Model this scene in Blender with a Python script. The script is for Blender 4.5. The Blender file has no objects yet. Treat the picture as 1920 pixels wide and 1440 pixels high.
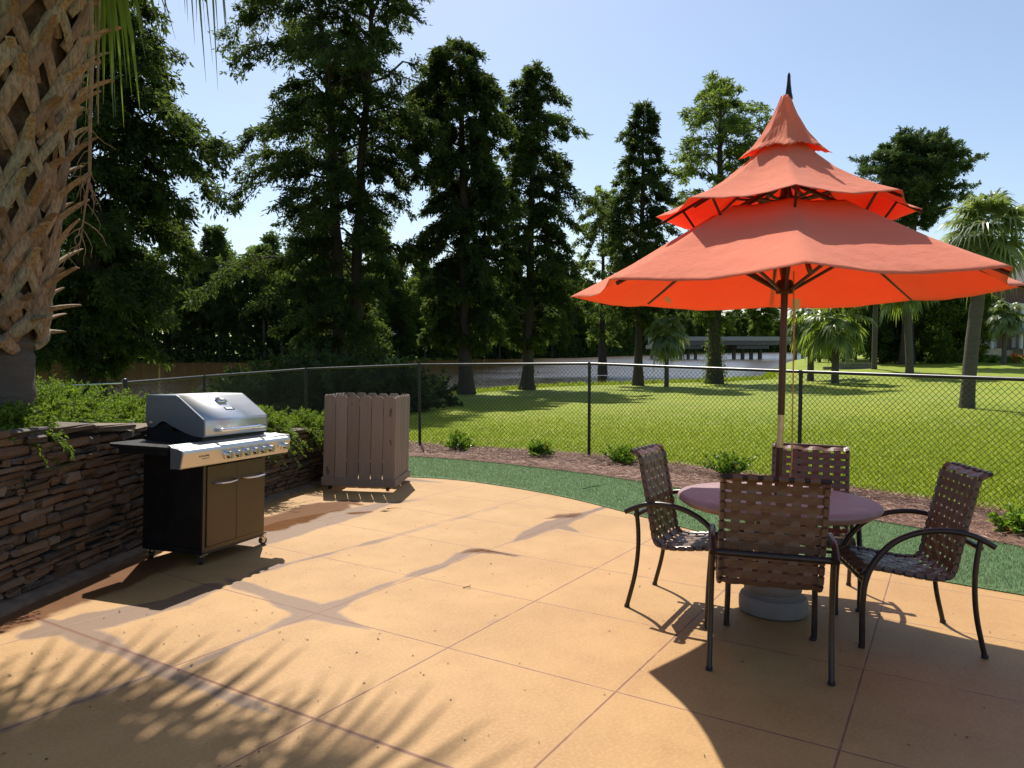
import bpy, math, random
import numpy as np
from mathutils import Matrix, Vector
R = math.radians
rs = np.random.RandomState(7)
random.seed(7)
SC = bpy.context.scene
COL = SC.collection
# ------------------------------------------------------------------ camera frame (world origin = the camera)
F = 1389.0; CX, CY = 960.0, 720.0; YH = 652.0
PT = math.atan((CY - YH) / F); CP, SP = math.cos(PT), math.sin(PT)
def ray(x, y):
    a, c = (x - CX) / F, -(y - CY) / F
    return np.array([a, CP + c * SP, -SP + c * CP])
def rx(x): return (x - CX) / F
_v1, _v2 = ray(-1395, 630), ray(1780, 712)
U1 = _v1 / np.linalg.norm(_v1); U2 = _v2 / np.linalg.norm(_v2)
N = np.cross(_v1, _v2); N /= np.linalg.norm(N)
if N[2] < 0: N = -N
U2 = _v2 - U1 * (_v2 @ U1); U2 /= np.linalg.norm(U2)
H = 1.5
def pat(x, y):
    r = ray(x, y); return r * (-H / (N @ r))
def pz(x, y): return (-H - N[0] * x - N[1] * y) / N[2]      # height of the paving plane
def at(px, D): return (px - CX) / F * D
# ------------------------------------------------------------------ helpers
def link(o, parent=None):
    COL.objects.link(o)
    if parent: o.parent = parent
    return o
def tag(o, label=None, cat=None, group=None, kind=None):
    if label: o['label'] = label
    if cat: o['category'] = cat
    if group: o['group'] = group
    if kind: o['kind'] = kind
    return o
def thing(name, label, cat, loc=(0, 0, 0), rotz=0, group=None, mat=None):
    o = bpy.data.objects.new(name, None); o.empty_display_size = .1
    if mat is not None: o.matrix_world = mat
    else: o.location = loc; o.rotation_euler = (0, 0, rotz)
    link(o); return tag(o, label, cat, group)
def pmat(x, y, fx=0, fy=1):
    """frame standing on the paving plane at x,y; local +Y faces (fx,fy)"""
    z = Vector(N.tolist()); f = Vector((fx, fy, 0)); f = (f - z * f.dot(z)).normalized()
    r = f.cross(z)
    m = Matrix(((r.x, f.x, z.x, x), (r.y, f.y, z.y, y), (r.z, f.z, z.z, pz(x, y)), (0, 0, 0, 1)))
    return m
class MB:
    def __init__(s): s.v = []; s.f = []; s.c = []
    def add(s, vs, fs, c=None):
        b = len(s.v); s.v += [tuple(v) for v in vs]; s.f += [tuple(i + b for i in f) for f in fs]
        if c is not None: s.c += [c] * len(vs)
    def box(s, x0, x1, y0, y1, z0, z1, c=None, bev=0):
        if bev:
            b = min(bev, (x1-x0)/2.1, (y1-y0)/2.1, (z1-z0)/2.1)
            xs, ys, zs = (x0, x1), (y0, y1), (z0, z1); vs = []; idx = {}
            for i in (0, 1):
                for j in (0, 1):
                    for k in (0, 1):
                        sx, sy, sz = (b, -b)[i], (b, -b)[j], (b, -b)[k]
                        idx[i, j, k, 0] = len(vs); vs.append((xs[i], ys[j] + sy, zs[k] + sz))
                        idx[i, j, k, 1] = len(vs); vs.append((xs[i] + sx, ys[j], zs[k] + sz))
                        idx[i, j, k, 2] = len(vs); vs.append((xs[i] + sx, ys[j] + sy, zs[k]))
            fs = []
            for i in (0, 1):
                fs.append([idx[i, 0, 0, 0], idx[i, 1, 0, 0], idx[i, 1, 1, 0], idx[i, 0, 1, 0]])
                fs.append([idx[0, i, 0, 1], idx[1, i, 0, 1], idx[1, i, 1, 1], idx[0, i, 1, 1]])
                fs.append([idx[0, 0, i, 2], idx[1, 0, i, 2], idx[1, 1, i, 2], idx[0, 1, i, 2]])
            for i in (0, 1):
                for j in (0, 1):
                    fs.append([idx[i, j, 0, 0], idx[i, j, 1, 0], idx[i, j, 1, 1], idx[i, j, 0, 1]])
                    fs.append([idx[i, 0, j, 0], idx[i, 1, j, 0], idx[i, 1, j, 2], idx[i, 0, j, 2]])
                    fs.append([idx[0, i, j, 1], idx[1, i, j, 1], idx[1, i, j, 2], idx[0, i, j, 2]])
                    for k in (0, 1): fs.append([idx[i, j, k, 0], idx[i, j, k, 1], idx[i, j, k, 2]])
            s.add(vs, fs, c); return
        vs = [(x, y, z) for x in (x0, x1) for y in (y0, y1) for z in (z0, z1)]
        s.add(vs, [(0, 1, 3, 2), (4, 6, 7, 5), (0, 4, 5, 1), (2, 3, 7, 6), (0, 2, 6, 4), (1, 5, 7, 3)], c)
    def tube(s, pts, r, n=8, cap=True, c=None, flat=None):
        pts = [Vector(p) for p in pts]; rr = r if hasattr(r, '__len__') else [r] * len(pts)
        t0 = (pts[1] - pts[0]).normalized(); up = Vector((0, 0, 1)) if abs(t0.z) < .9 else Vector((1, 0, 0))
        a = t0.cross(up).normalized(); b0 = len(s.v); vs = []
        for i, p in enumerate(pts):
            t = (pts[min(i + 1, len(pts) - 1)] - pts[max(i - 1, 0)]).normalized()
            a = (a - t * a.dot(t)).normalized(); b = t.cross(a)
            for k in range(n):
                th = 2 * math.pi * k / n
                vs.append(p + (a * math.cos(th) + b * math.sin(th) * (flat or 1)) * rr[i])
        fs = [(i * n + k, i * n + (k + 1) % n, (i + 1) * n + (k + 1) % n, (i + 1) * n + k) for i in range(len(pts) - 1) for k in range(n)]
        if cap: fs += [tuple(range(n))[::-1], tuple((len(pts) - 1) * n + k for k in range(n))]
        s.add(vs, fs, c)
    def lathe(s, prof, n=32, cx=0, cy=0, c=None):
        vs = []; m = len(prof)
        for r, z in prof:
            for k in range(n):
                th = 2 * math.pi * k / n; vs.append((cx + r * math.cos(th), cy + r * math.sin(th), z))
        fs = [(i * n + k, i * n + (k + 1) % n, (i + 1) * n + (k + 1) % n, (i + 1) * n + k) for i in range(m - 1) for k in range(n)]
        fs += [tuple(range(n))[::-1], tuple((m - 1) * n + k for k in range(n))]
        s.add(vs, fs, c)
    def prism(s, poly, axis, a0, a1, c=None):
        """poly (p,q) extruded along axis 'x' | 'y' | 'z'"""
        def P(p, q, a): return {'x': (a, p, q), 'y': (p, a, q), 'z': (p, q, a)}[axis]
        n = len(poly); vs = [P(p, q, a0) for p, q in poly] + [P(p, q, a1) for p, q in poly]
        fs = [tuple(range(n))[::-1], tuple(range(n, 2 * n))] + [(i, (i + 1) % n, n + (i + 1) % n, n + i) for i in range(n)]
        s.add(vs, fs, c)
    def build(s, name, mat, parent=None, smooth=False, sharp=None):
        me = bpy.data.meshes.new(name); me.from_pydata([tuple(map(float, v)) for v in s.v], [], s.f)
        return fin(me, name, mat, parent, smooth, s.c if s.c else None)
def fin(me, name, mat, parent=None, smooth=False, col=None):
    me.materials.append(mat)
    bm_fix(me)
    if smooth:
        me.polygons.foreach_set('use_smooth', [True] * len(me.polygons))
        try: me.set_sharp_from_angle(angle=R(40))
        except Exception: pass
    if col is not None:
        at_ = me.attributes.new('rnd', 'FLOAT', 'POINT'); at_.data.foreach_set('value', np.asarray(col, dtype=np.float32))
    me.update()
    return link(bpy.data.objects.new(name, me), parent)
def bm_fix(me):
    import bmesh
    if len(me.polygons) > 60000: return
    bm = bmesh.new(); bm.from_mesh(me); bmesh.ops.recalc_face_normals(bm, faces=bm.faces); bm.to_mesh(me); bm.free()
def raw(name, V, Q, mat, parent=None, col=None, k=4, smooth=False):
    """big mesh from arrays: V (n,3), Q (m,k)"""
    me = bpy.data.meshes.new(name); V = np.asarray(V, np.float32); Q = np.asarray(Q, np.int32)
    me.vertices.add(len(V)); me.vertices.foreach_set('co', V.ravel())
    me.loops.add(Q.size); me.loops.foreach_set('vertex_index', Q.ravel())
    me.polygons.add(len(Q)); me.polygons.foreach_set('loop_start', np.arange(0, Q.size, k, dtype=np.int32))
    me.update(calc_edges=True); me.validate()
    me.materials.append(mat)
    if smooth: me.polygons.foreach_set('use_smooth', [True] * len(me.polygons))
    if col is not None:
        a = me.attributes.new('rnd', 'FLOAT', 'POINT'); a.data.foreach_set('value', np.asarray(col, np.float32))
    return link(bpy.data.objects.new(name, me), parent)
def nrm(a): return a / np.maximum(np.linalg.norm(a, axis=-1, keepdims=True), 1e-9)
def leaves(P, D, L, W, rng, flat=None):
    """diamond leaves: base P, direction D, length L, width W"""
    n = len(P); D = nrm(D); q = rng.normal(size=(n, 3))
    if flat is not None: q = q * (1 - flat) + np.cross(D, np.array([0, 0, 1.0])) * flat * 2
    S = nrm(np.cross(D, np.cross(q, D))); L = np.broadcast_to(L, (n,))[:, None]; W = np.broadcast_to(W, (n,))[:, None]
    V = np.stack([P, P + D * L * .45 + S * W * .5, P + D * L, P + D * L * .5 - S * W * .5], 1).reshape(-1, 3)
    return V, np.arange(4 * n).reshape(-1, 4)
# ------------------------------------------------------------------ materials
class NT:
    def __init__(s, name):
        s.m = bpy.data.materials.new(name); s.m.use_nodes = True; s.t = s.m.node_tree; s.t.nodes.clear()
        s.out = s.n('ShaderNodeOutputMaterial')
    def n(s, ty, **kw):
        nd = s.t.nodes.new(ty)
        for k, v in kw.items():
            if k.startswith('i_'):
                key = k[2:]; key = int(key) if key.isdigit() else key.replace('_', ' ')
                s.set(nd.inputs[key], v)
            else: setattr(nd, k, v)
        return nd
    def set(s, inp, v):
        if isinstance(v, bpy.types.NodeSocket): s.t.links.new(v, inp)
        elif isinstance(v, (tuple, list)) and len(v) == 3 and inp.type == 'RGBA': inp.default_value = (*v, 1)
        else: inp.default_value = v
    def math(s, op, a, b=None, clamp=False):
        nd = s.n('ShaderNodeMath', operation=op, use_clamp=clamp); s.set(nd.inputs[0], a)
        if b is not None: s.set(nd.inputs[1], b)
        return nd.outputs[0]
    def mix(s, f, a, b, mode='MIX'):
        nd = s.n('ShaderNodeMix', data_type='RGBA', blend_type=mode)
        s.set(nd.inputs[0], f); s.set(nd.inputs[6], a); s.set(nd.inputs[7], b); return nd.outputs[2]
    def noise(s, scale, det=3, rough=.55, vec=None, dist=0):
        nd = s.n('ShaderNodeTexNoise', i_Scale=scale, i_Detail=det, i_Roughness=rough, i_Distortion=dist)
        if vec is not None: s.set(nd.inputs['Vector'], vec)
        return nd.outputs[0]
    def coord(s, scale=None, which='Object'):
        o = s.n('ShaderNodeTexCoord').outputs[which]
        if scale:
            mp = s.n('ShaderNodeMapping'); s.set(mp.inputs[0], o); mp.inputs['Scale'].default_value = scale; return mp.outputs[0]
        return o
    def attr(s, name): return s.n('ShaderNodeAttribute', attribute_name=name).outputs['Fac']
    def ramp(s, f, stops, interp='LINEAR'):
        nd = s.n('ShaderNodeValToRGB'); cr = nd.color_ramp; cr.interpolation = interp
        while len(cr.elements) < len(stops): cr.elements.new(.5)
        for e, (p, c) in zip(cr.elements, stops): e.position = p; e.color = (*c, 1) if len(c) == 3 else c
        s.set(nd.inputs[0], f); return nd.outputs[0]
    def step(s, v, a, b):
        nd = s.n('ShaderNodeMapRange', interpolation_type='SMOOTHSTEP'); s.set(nd.inputs[0], v); s.set(nd.inputs[1], a); s.set(nd.inputs[2], b); return nd.outputs[0]
    def bump(s, h, strength=.3, dist=.01, norm=None):
        nd = s.n('ShaderNodeBump'); nd.inputs['Strength'].default_value = strength; nd.inputs['Distance'].default_value = dist; s.set(nd.inputs['Height'], h)
        if norm is not None: s.set(nd.inputs['Normal'], norm)
        return nd.outputs[0]
    def pbr(s, col, rough=.6, metal=0, normal=None, spec=.5, **kw):
        b = s.n('ShaderNodeBsdfPrincipled'); s.set(b.inputs['Base Color'], col); s.set(b.inputs['Roughness'], rough)
        s.set(b.inputs['Metallic'], metal); s.set(b.inputs['Specular IOR Level'], spec)
        if normal is not None: s.set(b.inputs['Normal'], normal)
        for k, v in kw.items(): s.set(b.inputs[k.replace('_', ' ')], v)
        return b.outputs[0]
    def done(s, sh): s.t.links.new(sh, s.out.inputs[0]); return s.m
def leafmat(name, ca, cb, trans=.35, tcol=None, rough=.55, spec=.3, scale=1.5):
    t = NT(name); f = t.attr('rnd'); nz = t.noise(scale, 2, vec=t.coord()); g = t.math('ADD', t.math('MULTIPLY', f, .65), t.math('MULTIPLY', nz, .45))
    col = t.mix(g, ca, cb)
    p = t.pbr(col, rough, spec=spec)
    tr = t.n('ShaderNodeBsdfTranslucent'); tc = t.mix(g, tuple(x * 1.0 for x in (tcol or cb)), tuple(min(1, x * 1.5) for x in (tcol or cb)))
    t.set(tr.inputs[0], tc); mx = t.n('ShaderNodeMixShader'); mx.inputs[0].default_value = trans
    t.t.links.new(p, mx.inputs[1]); t.t.links.new(tr.outputs[0], mx.inputs[2]); return t.done(mx.outputs[0])
def plain(name, col, rough=.5, metal=0, nscale=None, namt=.15, bump=0, spec=.5, bscale=None):
    t = NT(name); c = col; nrmv = None
    if nscale:
        nz = t.noise(nscale, 4, vec=t.coord()); c = t.mix(t.step(nz, .3, .7), tuple(x * (1 - namt) for x in col), tuple(min(1, x * (1 + namt)) for x in col))
        r0 = t.math('ADD', t.math('MULTIPLY', nz, .2), rough - .1)
    else: r0 = rough
    if bump: nrmv = t.bump(t.noise(bscale or nscale * 6, 4, vec=t.coord()), bump, .004)
    return t.done(t.pbr(c, r0, metal, nrmv, spec))
M = {}
M['black_metal'] = plain('black_metal', (.012, .012, .013), .38, 0, 30, .3)
M['chair_metal'] = plain('chair_metal', (.022, .014, .012), .34, 0, 25, .3)
M['rail_metal'] = plain('rail_metal', (.02, .02, .021), .32, 0, 20, .3)
M['wire'] = plain('wire', (.012, .014, .013), .45)
M['tyre'] = plain('tyre', (.015, .015, .015), .6)
M['caster_metal'] = plain('caster_metal', (.55, .55, .55), .3, 1, 40, .2)
M['chrome'] = plain('chrome', (.82, .82, .82), .14, 1)
t = NT('steel'); nz = t.noise(60, 3, vec=t.coord((.03, 1, 1))); lg = t.noise(4, 3, vec=t.coord())
M['steel'] = t.done(t.pbr(t.mix(lg, (.60, .60, .61), (.70, .70, .70)), t.math('ADD', t.math('MULTIPLY', nz, .08), .38), 1, t.bump(nz, .03, .001)))
t = NT('lid_side'); M['lid_side'] = t.done(t.pbr(t.mix(t.noise(14, 3, vec=t.coord()), (.20, .21, .23), (.26, .27, .29)), .45, .7))
t = NT('door_steel'); nz = t.noise(90, 3, vec=t.coord((.05, 1, 1)))
M['door_steel'] = t.done(t.pbr(t.mix(t.noise(5, 3, vec=t.coord()), (.085, .07, .05), (.11, .09, .065)), t.math('ADD', t.math('MULTIPLY', nz, .12), .3), .75, t.bump(nz, .05, .002)))
M['cab_black'] = plain('cab_black', (.008, .008, .009), .5, 0, 8, .4)
M['dark_print'] = plain('dark_print', (.02, .02, .022), .5)
M['white_dial'] = plain('white_dial', (.75, .74, .7), .4)
# ================================================================== SETTING
def segdist(Px, Py, pts):
    """min over polyline of (distance - radius); pts (x,y,r)"""
    out = np.full(Px.shape, 9.0)
    for (x0, y0, r0), (x1, y1, r1) in zip(pts[:-1], pts[1:]):
        dx, dy = x1 - x0, y1 - y0; L = dx * dx + dy * dy + 1e-9
        t = np.clip(((Px - x0) * dx + (Py - y0) * dy) / L, 0, 1)
        out = np.minimum(out, np.hypot(Px - x0 - t * dx, Py - y0 - t * dy) - (r0 + (r1 - r0) * t))
    return out
def inpoly(Px, Py, poly):
    c = np.zeros(Px.shape, bool); n = len(poly)
    for i in range(n):
        x0, y0 = poly[i]; x1, y1 = poly[(i + 1) % n]
        if y0 == y1: continue
        k = ((y0 > Py) != (y1 > Py)) & (Px < (x1 - x0) * (Py - y0) / (y1 - y0) + x0); c ^= k
    return c
def curve(pts, n=12):
    """Catmull-Rom through xy points"""
    P = [np.array(p, float) for p in pts]; P = [2 * P[0] - P[1]] + P + [2 * P[-1] - P[-2]]; out = []
    for i in range(1, len(P) - 2):
        for k in range(n):
            t = k / n; a, b, c, d = P[i - 1:i + 3]
            out.append(tuple(.5 * ((2 * b) + (c - a) * t + (2 * a - 5 * b + 4 * c - d) * t * t + (3 * b - a - 3 * c + d) * t ** 3)))
    out.append(tuple(P[-2])); return out
patio_edge = curve([(-3.4, 9.6), (-2.3, 9.85), (-1.4, 9.89), (-.71, 9.74), (0, 9.24), (.63, 8.62), (1.1, 7.96), (1.62, 7.15), (2.15, 6.4), (2.69, 5.82), (3.3, 5.33), (3.95, 4.8), (4.6, 4.0), (5.1, 2.8), (5.3, 1), (5.3, -3)])
mulch_edge = curve([(-3.6, 11.9), (-1.7, 12.05), (-.5, 11.65), (.32, 11.12), (1.07, 10.58), (1.73, 9.92), (2.4, 9.15), (3.1, 8.35), (3.85, 7.55), (4.5, 6.7), (5.2, 5.6), (5.9, 4.2), (6.3, 2), (6.3, -3)])
fence_pts = [(-9.2, 12.3, -.70), (-5.52, 10.55, -.502), (-5.12, 12.3, -.478), (-4.08, 14.65, -.422), (-1.71, 13.67, -.314), (1.32, 12.62, -.272), (3.98, 10.2, -.33), (5.75, 7.75, -.345), (6.9, 4.9, -.36), (7.3, 1.8, -.37)]
fence_in = curve([(-4.2, 14.9), (-1.71, 13.75), (1.32, 12.72), (3.98, 10.3), (5.75, 7.85), (6.9, 4.95), (7.3, 1.8), (7.3, -3)], 6)
# ---- patio slab (own frame: x along U2, y along U1)
PM = Matrix(((U2[0], U1[0], N[0], -H * N[0]), (U2[1], U1[1], N[1], -H * N[1]), (U2[2], U1[2], N[2], -H * N[2]), (0, 0, 0, 1)))
def ab(px, py): q = pat(px, py); return float(q @ U2), float(q @ U1)
def px_line(l): return [(*ab(x, y), w) for x, y, w in l]
damp = [px_line(l) for l in [
    [(330, 1262, .03), (395, 1232, .05), (450, 1205, .035), (505, 1180, .03), (545, 1165, .07), (592, 1150, .10), (640, 1130, .075), (700, 1105, .04), (760, 1083, .035), (785, 1075, .07), (830, 1060, .05), (868, 1040, .08), (890, 1030, .06)],
    [(425, 1085, .03), (455, 1098, .085), (510, 1115, .10), (560, 1135, .11), (592, 1150, .12), (640, 1166, .07), (695, 1180, .01)],
    [(475, 1075, .03), (505, 1065, .065), (545, 1055, .05), (590, 1045, .04), (660, 1027, .035), (700, 1017, .045), (750, 1003, .02), (850, 975, .02), (960, 944, .012)],
    [(860, 1038, .05), (905, 1033, .10), (975, 1042, .01)],
    [(925, 1030, .01), (960, 1018, .03), (1000, 998, .10), (1045, 980, .15), (1090, 965, .08), (1150, 946, .03), (1175, 942, .005)], [(1040, 985, .10), (1095, 1001, .005)],
    [(975, 945, .02), (1010, 955, .01)], [(700, 948, .012), (745, 952, .012), (860, 966, .008)],
    [(822, 1210, .015), (848, 1213, .035), (856, 1210, .005)], [(915, 1170, .02), (935, 1160, .01)],
    [(90, 1165, .05), (190, 1205, .10), (245, 1228, .06), (300, 1255, .075), (345, 1270, .05), (400, 1295, .02), (470, 1322, .04), (520, 1340, .015), (590, 1353, .015), (680, 1385, .012), (760, 1412, .02), (835, 1437, .012)],
    [(0, 1372, .01), (120, 1325, .02), (150, 1315, .03), (215, 1290, .012), (300, 1260, .02)],
    [(60, 1190, .10), (190, 1160, .18), (330, 1130, .12), (395, 1100, .10)],
    [(480, 1010, .25), (560, 985, .28), (640, 965, .22), (720, 945, .10), (800, 935, .03)],
    [(770, 900, .12), (830, 905, .03)]]]
wet = [px_line(l) for l in [
    [(868, 1037, .02), (905, 1031, .075), (965, 1042, .01)], [(1025, 972, .03), (1060, 968, .11), (1090, 962, .04)],
    [(500, 985, .26), (560, 965, .22), (610, 950, .26), (650, 942, .14), (690, 950, .02)], [(250, 1060, .30), (140, 1105, .28), (0, 1160, .22), (-200, 1240, .2)],
    [(665, 962, .05), (690, 960, .02)], [(764, 893, .05), (790, 893, .01)]]]
st = .022
ga, gb = np.arange(-2.5, 10.5, st), np.arange(-3.6, 12.5, st)     # x (U2), y (U1)
GX, GY = np.meshgrid(ga, gb, indexing='ij')
WX = U2[0] * GX + U1[0] * GY - H * N[0]; WY = U2[1] * GX + U1[1] * GY - H * N[1]
slab_poly = [(x + .0, y + .25 if y > 5 else y) for x, y in patio_edge] + [(-4.5, -3), (-4.5, 9.6)]
slab_poly = [(p[0] + (.22 if p[0] > 0 else 0), p[1]) for p in slab_poly]
near = inpoly(WX, WY, slab_poly) & (WY > -2.5)
def wob(X, Y, s, seed):
    r = np.random.RandomState(seed); o = np.zeros(X.shape)
    for i in range(10):
        a, p, k = r.uniform(0, 6.28), r.uniform(0, 6.28), s * r.uniform(.6, 2.6); o += np.sin((X * math.cos(a) + Y * math.sin(a)) * k + p) / k * s
    return o / 4
dm = np.full(GX.shape, 9.0); wt = np.full(GX.shape, 9.0); W1 = wob(GX, GY, 9, 3) * .018 + wob(GX, GY, 25, 4) * .006
for l in damp: dm = np.minimum(dm, segdist(GX, GY, l))
for l in wet: wt = np.minimum(wt, segdist(GX, GY, l))
dm = dm * 1.0 + .007 + W1; wt += W1 * 1.6
cell = near[:-1, :-1] & near[1:, :-1] & near[:-1, 1:] & near[1:, 1:]
idx = np.arange(GX.size).reshape(GX.shape)
Q = np.stack([idx[:-1, :-1][cell], idx[1:, :-1][cell], idx[1:, 1:][cell], idx[:-1, 1:][cell]], 1)
used = np.zeros(GX.size, bool); used[Q.ravel()] = True; rem = np.cumsum(used) - 1
V = np.stack([GX.ravel(), GY.ravel(), np.zeros(GX.size)], 1)[used]
t = NT('stained_concrete'); co = t.coord()
sep = t.n('ShaderNodeSeparateXYZ'); t.set(sep.inputs[0], co)
def joint(c, off, w):
    f = t.math('FRACT', t.math('ADD', t.math('DIVIDE', t.math('SUBTRACT', c, off), .963), 100.5))
    return t.math('MULTIPLY', t.math('ABSOLUTE', t.math('SUBTRACT', f, .5)), .963)
jx, jy = joint(sep.outputs[0], 2.263, 0), joint(sep.outputs[1], 2.257, 0)
jd = t.math('ADD', t.math('MINIMUM', jx, jy), t.math('MULTIPLY', t.math('SUBTRACT', t.noise(14, 4, .7, co), .5), .009))
big = t.math('ABSOLUTE', t.math('SUBTRACT', sep.outputs[0], 2.263))
wn = t.noise(7, 3, vec=co)
jw = t.math('SUBTRACT', 1, t.step(jd, .0026, .0062)); jb = t.math('SUBTRACT', 1, t.step(big, .006, .012))
jall = t.math('MAXIMUM', t.math('MULTIPLY', jw, t.step(wn, .2, .5)), jb)
halo = t.math('MULTIPLY', t.math('SUBTRACT', 1, t.step(t.math('SUBTRACT', jd, t.math('MULTIPLY', wn, .03)), -.008, .012)), .32)
n1 = t.noise(1.1, 4, .6, co); n2 = t.noise(5, 4, .65, co); n3 = t.noise(260, 3, .7, co); n4 = t.noise(60, 3, .6, co)
base = t.mix(t.step(n1, .3, .7), (.35, .188, .062), (.44, .252, .092))
base = t.mix(t.math('MULTIPLY', t.step(n2, .45, .75), .45), base, (.31, .150, .048))
base = t.mix(t.math('MULTIPLY', t.step(n4, .42, .66), .38), base, (.53, .335, .135))
base = t.mix(t.math('MULTIPLY', t.step(n3, .5, .66), .5), base, (.42, .24, .10))
base = t.mix(halo, base, (.40, .235, .12))
fine = t.math('MULTIPLY', t.math('SUBTRACT', t.noise(26, 4, .6, co), .5), .035)
dmv = t.math('ADD', t.attr('damp'), fine); wtv = t.math('ADD', t.attr('wetness'), t.math('MULTIPLY', t.math('SUBTRACT', t.noise(9, 4, .6, co), .5), .12))
dmask = t.math('SUBTRACT', 1, t.step(dmv, -.024, .010)); edge = t.math('SUBTRACT', 1, t.step(t.math('ABSOLUTE', t.math('ADD', dmv, .006)), .002, .014))
wmask = t.math('SUBTRACT', 1, t.step(wtv, -.05, .04))
dcol = t.mix(t.noise(30, 4, .7, co), (.125, .073, .052), (.19, .118, .082))
base = t.mix(t.math('MULTIPLY', dmask, .8), base, dcol); base = t.mix(t.math('MULTIPLY', edge, .35), base, (.26, .17, .12))
base = t.mix(wmask, base, t.mix(n2, (.13, .055, .022), (.21, .095, .038)))
base = t.mix(t.math('MULTIPLY', jall, .85), base, (.16, .055, .03))
rg = t.math('SUBTRACT', t.math('SUBTRACT', .62, t.math('MULTIPLY', dmask, .12)), t.math('MULTIPLY', wmask, .30))
hb = t.math('SUBTRACT', t.math('ADD', t.math('MULTIPLY', n3, .06), t.math('MULTIPLY', n4, .1)), t.math('MULTIPLY', jall, 1.0))
M['patio'] = t.done(t.pbr(base, rg, 0, t.bump(hb, .45, .004), .4))
o = raw('patio', V, rem[Q], M['patio']); o.matrix_world = PM; tag(o, kind='structure')
for nm, a_ in (('damp', dm), ('wetness', wt)):
    q = o.data.attributes.new(nm, 'FLOAT', 'POINT'); q.data.foreach_set('value', a_.ravel()[used].astype(np.float32))
def sheet(name, outline, dz, mat, kind='structure', res=None, bumpf=None):
    """fill a polygon lying on the paving plane, via grid triangulation in bmesh"""
    import bmesh
    from mathutils.geometry import tessellate_polygon
    me = bpy.data.meshes.new(name); tris = tessellate_polygon([[Vector((x, y, 0)) for x, y in outline]])
    nv = len(outline); vs = [(x, y, pz(x, y) + dz) for x, y in outline] + [(x, y, pz(x, y) + dz - .03) for x, y in outline]
    fs = [tuple(tt) for tt in tris] + [(i, (i + 1) % nv, nv + (i + 1) % nv, nv + i) for i in range(nv)]
    me.from_pydata([tuple(map(float, v)) for v in vs], [], fs); ob = fin(me, name, mat); return tag(ob, kind=kind)
t = NT('turf_mat'); co = t.coord(); nn = t.noise(3, 3, vec=co); nf = t.noise(120, 3, .8, co)
M['turf'] = t.done(t.pbr(t.mix(nf, (.05, .13, .035), (.12, .24, .07)), .6, 0, t.bump(nf, .8, .02)))
t = NT('turf_blade'); f = t.attr('rnd'); M['turf_blade'] = leafmat('turf_blade_mix', (.09, .145, .065), (.24, .31, .18), .3, (.24, .34, .15), .4, .4)
t = NT('unused'); f = t.attr('rnd'); _u = t.done(t.pbr(t.ramp(f, [(0, (.05, .13, .035)), (.6, (.13, .25, .075)), (1, (.34, .46, .22))]), .32, 0, None, .6))
M['straw_base'] = plain('straw_base', (.13, .06, .035), .9, 0, 40, .5, .8)
t = NT('straw'); f = t.attr('rnd'); M['straw'] = t.done(t.pbr(t.ramp(f, [(0, (.09, .035, .02)), (.5, (.27, .13, .075)), (1, (.52, .31, .20))]), .6))
sheet('turf', patio_edge + mulch_edge[::-1], .008, M['turf'])
mulch_out = [(x, y + .3) if y > 8 else (x + .3, y) for x, y in fence_in]
mulch_poly = mulch_edge + [(7.6, -3)] + mulch_out[::-1] + [(-3.6, 14.9)]
sheet('mulch_bed', mulch_poly, .022, M['straw_base'])
def scatter(poly, n, rng, bias=None):
    P = np.array(poly); lo, hi = P.min(0), P.max(0); out = []
    while sum(len(o) for o in out) < n:
        X = rng.uniform(lo[0], hi[0], n * 2); Y = rng.uniform(lo[1], hi[1], n * 2); k = inpoly(X, Y, poly)
        if bias is not None: k &= bias(X, Y, rng)
        out.append(np.stack([X[k], Y[k]], 1))
    return np.concatenate(out)[:n]
nearb = lambda X, Y, r: (np.abs(X) < Y * .72 + .3) & (Y > 3.5)
pts = scatter(patio_edge + mulch_edge[::-1], 95000, rs, nearb)
n = len(pts); P = np.stack([pts[:, 0], pts[:, 1], pz(pts[:, 0], pts[:, 1]) + .008], 1)
D = np.stack([rs.normal(size=n) * .55, rs.normal(size=n) * .55, np.ones(n)], 1)
V, Q = leaves(P, D, rs.uniform(.018, .034, n), rs.uniform(.004, .007, n), rs)
tag(raw('turf_blades', V, Q, M['turf_blade'], col=np.repeat(np.clip(rs.normal(.45, .22, n), 0, 1), 4)), 'short artificial grass blades of the dark green turf strip', 'artificial turf', kind='stuff')
pts = scatter(mulch_poly, 30000, rs, lambda X, Y, r: (np.abs(X) < Y * .72 + .3) & (Y > 4))
n = len(pts); hh = np.abs(rs.normal(0, .02, n)) + .022 + .02 * np.maximum(0, np.sin(pts[:, 0] * 3) * np.cos(pts[:, 1] * 2.3))
P = np.stack([pts[:, 0], pts[:, 1], pz(pts[:, 0], pts[:, 1]) + hh], 1); th = rs.uniform(0, 6.28, n)
D = np.stack([np.cos(th), np.sin(th), rs.normal(0, .16, n)], 1)
V, Q = leaves(P, D, rs.uniform(.07, .2, n), rs.uniform(.003, .007, n), rs, .5)
tag(raw('pine_straw', V, Q, M['straw'], col=np.repeat(np.clip(rs.normal(.5, .25, n), 0, 1), 4)), 'reddish brown pine straw mulch spread along the foot of the fence', 'mulch', kind='stuff')
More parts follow.
